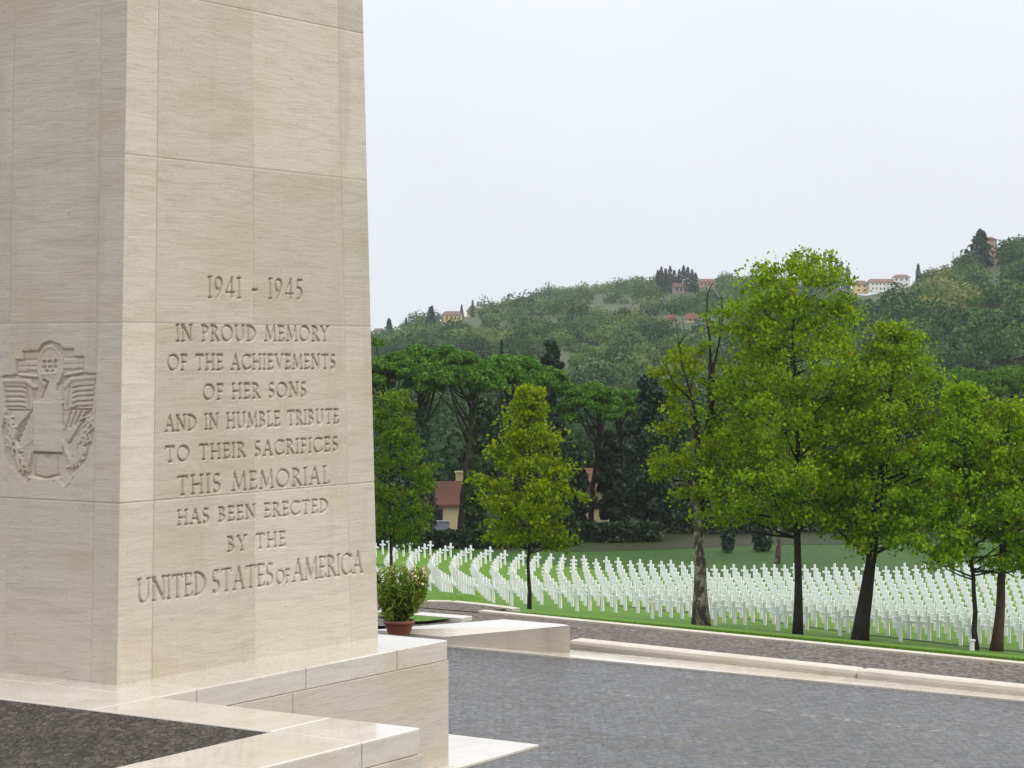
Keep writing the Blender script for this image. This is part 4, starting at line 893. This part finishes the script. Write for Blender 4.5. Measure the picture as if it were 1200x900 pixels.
while len(sp) < 2500:
    x = rng.uniform(30, 1420); D = 440 + 1090 * rng.random() ** .8; z = hz(x, D); zr2 = D > 960 and x > 980
    if zr2: continue
    yy = HOR - (z - H) / D * F
    if any(x0 < x < x1 and y0 < yy < y1 for x0, y0, x1, y1 in CLEAR): continue
    if field_gap(x, yy) or (D > 900 and D < 1350 and 620 < x < 850 and rng.random() < .35): continue
    g = .5 + .5 * math.sin(x * .035 + D * .004) * math.sin(D * .013 - x * .01); big = rng.random()
    right = x > 960 and D < 920
    rc = (1.9 + 4.2 * rng.random() ** 1.6) * (1.0 if D < 900 else 1.15) * (.75 if (g > .7 and not right) else 1)
    tint = np.clip((.20 + .42 * g + rng.normal() * .13) if not right else (.04 + .50 * rng.random() ** 1.5 if not (1035 < x < 1140 and 338 < yy < 374 and rng.random() < .7) else .66 + .12 * rng.random()), 0, .78)
    tall = rng.uniform(1.0, 1.7)
    if rng.random() < .22: tint = rng.uniform(0, .12); tall *= 1.5; rc *= .8
    sp.append(((x - 600) / F * D, D, z - .3, rc, rc * tall, tint, 340 if D < 900 else 220))
for k in range(620):
    x = rng.uniform(960, 1420); D = rng.uniform(440, 900); z = hz(x, D); yy = HOR - (z - H) / D * F
    if any(x0 < x < x1 and y0 < yy < y1 for x0, y0, x1, y1 in CLEAR): continue
    rc = 2.2 + 4.0 * rng.random() ** 1.6; sp.append(((x - 600) / F * D, D, z - .3, rc, rc * rng.uniform(.9, 1.8), (.02 + .42 * rng.random() ** 1.7) if not (1035 < x < 1140 and 336 < yy < 376 and rng.random() < .75) else .68 + .14 * rng.random(), 300))
wood('hillside_woods', 'hazy mixed woods and olive groves covering the hills', sp, M['wood'])
sp = []
while len(sp) < 480:
    x = rng.uniform(60, 1420); D = rng.uniform(190, 420); q = px(x, 500, D); z = terr(q.x, q.y); rc = rng.uniform(2.2, 4.2)
    sp.append((q.x, D, z - .2, rc, rng.uniform(4, 8.5) if D < 300 else rng.uniform(6, 11), np.clip(.0 + .12 * rng.random(), 0, 1), 520))
wood('valley_wood', 'dense dim wood on the valley floor behind the pines', sp, M['wood'])
# named trees on the slopes
def hillcyp(x, yb, yt, half, label, group=None, d0=600, name='cypress', m='needle_dark', shape=1, n=420, ragged=.1):
    q = hill_at(x, yb, d0); D = q.y; z = min(q.z, hz(x, D)); cypress(x, D, yt, half, label, base=Vector((q.x, D, z - .3)), name=name, n=n, leaf=half * D / F * .6, m=m, shape=shape, group=group, ragged=ragged)
for x, yt in ((771, 317), (775, 313), (780, 315), (785, 312), (790, 317), (796, 316), (801, 311), (806, 313), (811, 316), (815, 320)):
    hillcyp(x, 343, yt, 4.0, 'cypress in the dark clump beside the ridge farmhouse', 'cypresses beside the ridge farmhouse', 900)
for x, yt in ((946, 300), (952, 297), (958, 299), (966, 296), (973, 300), (980, 303), (986, 306), (993, 312)):
    hillcyp(x, 345, yt, 4.4, 'cypress in the row on the saddle left of the white villas', 'cypresses left of the white villas', 700)
hillcyp(1076, 334, 309, 3.2, 'lone slim cypress right of the white villas', None, 500); hillcyp(1117, 322, 295, 1.4, 'needle thin cypress on the right ridge', None, 500)
hillcyp(456, 402, 374, 7, 'dark conifer on the far left ridge', None, 900, 'conifer', shape=2); hillcyp(476, 396, 373, 4, 'narrow conifer right of the far left one on the ridge', None, 900, 'conifer', shape=2)
hillcyp(505, 395, 361, 9, 'largest dark conifer left of the yellow ridge house', None, 900, 'conifer', shape=2); hillcyp(541, 374, 357, 3, 'small conifer between the two yellow ridge houses', None, 900, 'conifer', shape=2); hillcyp(554, 372, 352, 3.5, 'small pointed conifer behind the second yellow house', None, 900, 'conifer', shape=2)
hillcyp(643, 349, 330, 2.2, 'tiny lone tree on the bare skyline of the ridge', None, 900, 'lone_tree', shape=1)
hillcyp(1149, 316, 271, 12, 'dark layered cedar beside the pink tower', None, 500, 'cedar', shape=1, n=520, ragged=.45); hillcyp(1110, 420, 384, 6, 'dark cypress on the right slope above the far pines', None, 420); hillcyp(1132, 405, 366, 8, 'broad dark conifer mid way up the right slope', None, 420, 'conifer'); hillcyp(1145, 425, 385, 7, 'rounded dark conifer low on the right slope', None, 420, 'conifer')
hillcyp(1000, 385, 350, 8, 'dark conifer beside the tallest tree on the right slope', None, 420, 'conifer')
# houses on the slopes
def hillhouse(x, yb, wpx, hpx, rpx, label, wm, rm, yaw=0, d0=600, hip=0, name='hill_house', cols=3, rows=1, cat='house', dpx=None):
    q = hill_at(x, yb, d0); s = q.y / F; w_, h_, r_ = wpx * s, hpx * s, rpx * s
    wins = [((-.5 + (i + .5) / cols) * w_ * .9, h_ * (j + .55) / rows, w_ / cols * .32, h_ / rows * .42, 0) for i in range(cols) for j in range(rows)]
    return house(name, label, cat, Vector((q.x, q.y, q.z)), yaw, w_, (dpx or wpx * .55) * s, h_, r_, wm, rm, wins, hip=hip, over=.5, detail=False)
hillhouse(530, 377, 22, 8, 4, 'long yellow farmhouse on the left ridge', M['yellow'], M['roof_tile'], R(12), 900, .2, cols=4)
hillhouse(554, 371, 13, 7, 5, 'smaller yellow house with hipped roof on the left ridge', M['yellow'], M['roof_tile'], R(-8), 900, .5)
hillhouse(587, 374, 6, 9, 2, 'narrow white house among the trees below the left ridge', M['white'], M['roof_tile'], 0, 900, cols=1, rows=2)
hillhouse(444, 393, 9, 6, 2, 'pale house beside the pylon edge on the far ridge', M['white'], M['roof_tile'], 0, 900, cols=2)
hillhouse(797, 344, 17, 8, 4, 'stone farmhouse beside the cypress clump on the ridge', M['rubble'], M['roof_tile'], R(10), 900, cols=3)
hillhouse(829, 336, 20, 6, 3, 'long pinkish house right of the cypress clump', M['pink'], M['roof_tile'], R(-5), 900, cols=4)
hillhouse(810, 378, 13, 6, 5, 'house with a bright orange roof on the mid slope', M['cream'], M['orange_tile'], R(20), 700, .3, cols=2)
hillhouse(786, 377, 8, 4, 4, 'small orange roofed shed left of the orange roofed house', M['cream'], M['orange_tile'], R(-10), 700, cols=1)
hillhouse(832, 384, 9, 4, 3, 'low orange roofed cottage right of the orange roofed house', M['cream'], M['orange_tile'], 0, 700, cols=2)
hillhouse(1008, 343, 16, 10, 4, 'yellow villa at the left end of the white villa row', M['yellow'], M['roof_tile'], R(15), 600, .3, cols=2, rows=2)
hillhouse(1032, 341, 30, 10, 4, 'long white villa in the middle of the saddle', M['white'], M['roof_tile'], R(4), 600, .15, cols=6, rows=2)
hillhouse(1056, 337, 20, 12, 3, 'taller white villa at the right end of the saddle', M['white'], M['roof_tile'], R(-6), 600, .4, cols=3, rows=2)
q = hill_at(1161, 309, 500); s = q.y / F
house('hill_tower', 'square pinkish brick tower on the right ridge beside the cedar', 'tower', q, R(12), 11 * s, 10 * s, 28 * s, 3 * s, M['pink'], M['roof_tile'], [(0, 20 * s, 2 * s, 3 * s, 0), (0, 12 * s, 2 * s, 3 * s, 0)], hip=.9, over=.3, detail=False)
pq = hill_at(1192, 302, 500); b = Vector((pq.x, pq.y, pq.z)); t = empty('umbrella_pine', b, 'small umbrella pine on the skyline at the right picture edge', 'pine tree'); s = pq.y / F
MB().tube([b - Vector((0, 0, .5)), b + Vector((0, 0, 14 * s))], [.5, .35], 6).build('trunk', M['bark_dark'], t)
n = 700; d = rng.normal(size=(n, 3)); d /= np.linalg.norm(d, axis=1)[:, None]; d[:, 2] = abs(d[:, 2]); quads('crown', leaves(np.array(b) + (0, 0, 13 * s) + d * np.array((10 * s, 10 * s, 6 * s)) * rng.uniform(.8, 1.05, n)[:, None], 1.1, outward=d, ow=.5), M['evergreen'], t)

# ------------------------------------------------------------------ haze
HD = 9e-5
mh, th_, bh = mat('haze'); th_.nodes.remove(bh); pv = N(th_, 'ShaderNodeVolumePrincipled', inp={'Density': HD}); pv.inputs['Color'].default_value = (.93, .96, 1, 1); L(th_, pv.outputs[0], th_.nodes['Material Output'].inputs['Volume'])
mb = MB(); mb.box((0, 1200, 55), (4200, 2900, 146)); tag(mb.build('haze', mh), 'thin pale haze in the air over valley and hills', 'haze', kind='stuff')
